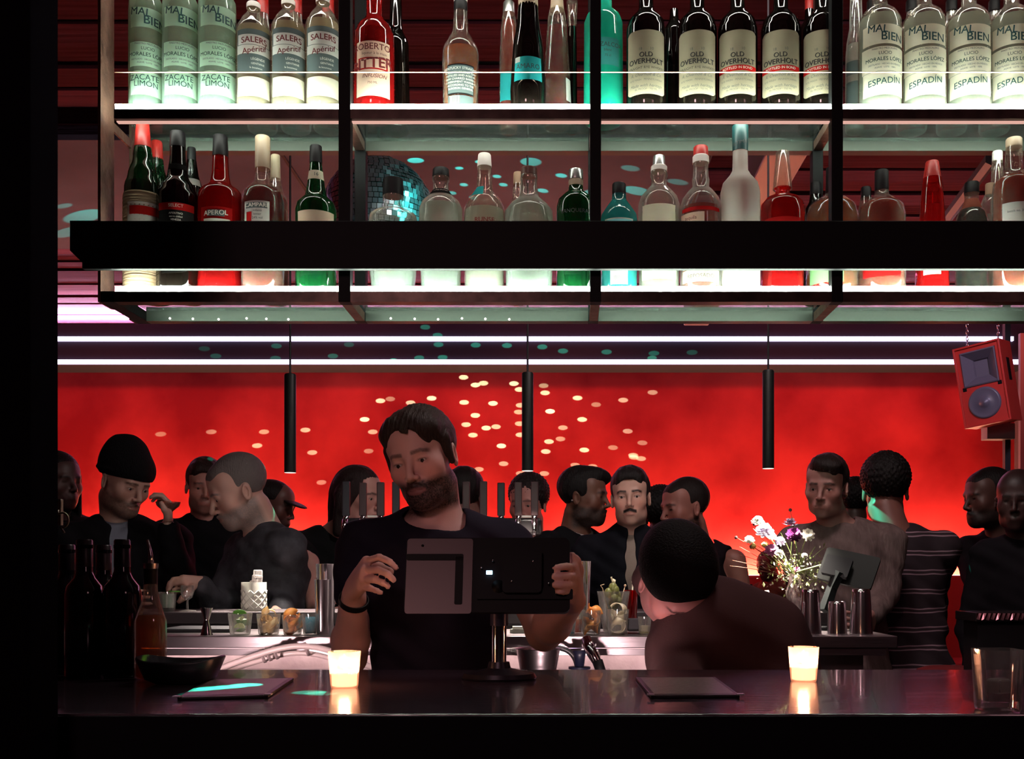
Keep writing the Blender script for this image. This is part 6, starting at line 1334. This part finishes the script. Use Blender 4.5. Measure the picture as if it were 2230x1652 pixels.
def hg(S): relaxed_hand(S, P(2158, 1278, 4.25), np.array([-.1, -.1, 1.]), np.array([-1., -.2, 0]), 1, 42)
person('man with cropped hair in profile facing left, holding a glass at the right', 2153, 1082, 4.5, hs=1.07, yaw=-78, pitch=6, byaw=-45, skin=(.10, .045, .035), hair=(.008, .006, .006), style='crop', top=(.007, .006, .008), beard=.9, moust=.8, eyes=False, fine=.005, width=1.0,
       arms=dict(R=(P(2150, 1320, 4.4), P(2158, 1282, 4.25), hg), L=(P(2230, 1290, 4.6), P(2230, 1360, 4.4))), shift=(.06, 0))
c = P(2148, 1272, 4.19); t = thing('small_glass', 'small red-lit glass held by the man at the right', 'glass', c)
mk('glass_body', G().lathe([(0, .016), (.003, .018), (.075, .023), (.075, .021), (.01, .016)], c, 20, cap1=False), M_cup, t, True, auto=50)
person('shaven-headed person in dark clothes cut by the right edge of the photo', 2215, 1088, 3.98, yaw=-30, pitch=6, byaw=-20, skin=(.055, .022, .020), hair=(.01, .008, .008), style=None, scalp=.5, top=(.010, .008, .011), width=.92, eyes=False, shift=(.06, 0))
person('person with long dark locks at the left edge beside the black column', 128, 1050, 4.3, yaw=60, byaw=40, skin=(.06, .03, .025), hair=(.006, .005, .005), style='dreads', top=(.006, .006, .007), eyes=False)
person('seated person in an olive jacket with dark hair far behind the flowers', 1672, 1230, 8.65, yaw=-60, pitch=15, byaw=-60, skin=(.10, .03, .03), hair=(.03, .006, .008), style='bun', top=(.075, .050, .030), eyes=False, seated=True)
for px, py, wd, s in ((1045, 352, .06, 1), (1000, 366, .05, 1), (1082, 384, .05, 1), (1010, 402, .05, 1), (1096, 402, .05, 1), (1155, 352, .12, .6), (1222, 382, .06, 1), (1182, 415, .06, 1), (985, 420, .05, .8), (1385, 415, .12, .8), (1372, 366, .08, .4), (1475, 396, .08, .4), (905, 349, .10, 1), (1290, 420, .08, .6), (185, 470, .16, 1), (140, 448, .06, .5), (150, 505, .12, .8), (1030, 430, .05, .8), (960, 440, .05, .8)):
    beam(0, 0, 0, wd, 420*s, TEAL, target=P(px, py, (3.585-CZ)*F/(VY-py)))
# teal flecks thrown by the mirror ball on people and bar
T2 = TEAL
for px, py, d, wd, s in ((522, 998, 3.85, .06, 3), (565, 1020, 3.87, .05, 2), (445, 1018, 4.5, .05, 1), (440, 1270, 3.7, .035, 2), (640, 1167, 4.6, .07, 2), (703, 1133, 4.3, .05, 2), (1470, 1120, 4.35, .07, 2.5), (1515, 1172, 4.4, .05, 1.5), (1545, 1186, 4.35, .04, 1.5),
                         (1912, 1121, 4.24, .10, 3), (1955, 1124, 4.26, .10, 3), (2185, 1068, 3.75, .06, 1.2), (340, 1440, 1.93, .05, 1.5), (572, 1180, 3.8, .015, 2), (1148, 1124, 3.46, .05, 1.2), (815, 1124, 3.46, .05, 1.2), (1340, 1348, 3.0, .03, 3)):
    beam(px, py, d, wd, 60*s, T2)
for px, py in ((430, 1509), (465, 1506), (500, 1503), (535, 1499)):
    beam(0, 0, 0, .052, 200, T2, target=BP(px, py)+np.array([0, 0, .006]))
for px, py in ((672, 1507), (700, 1509)): beam(0, 0, 0, .060, 180, T2, target=BP(px, py))
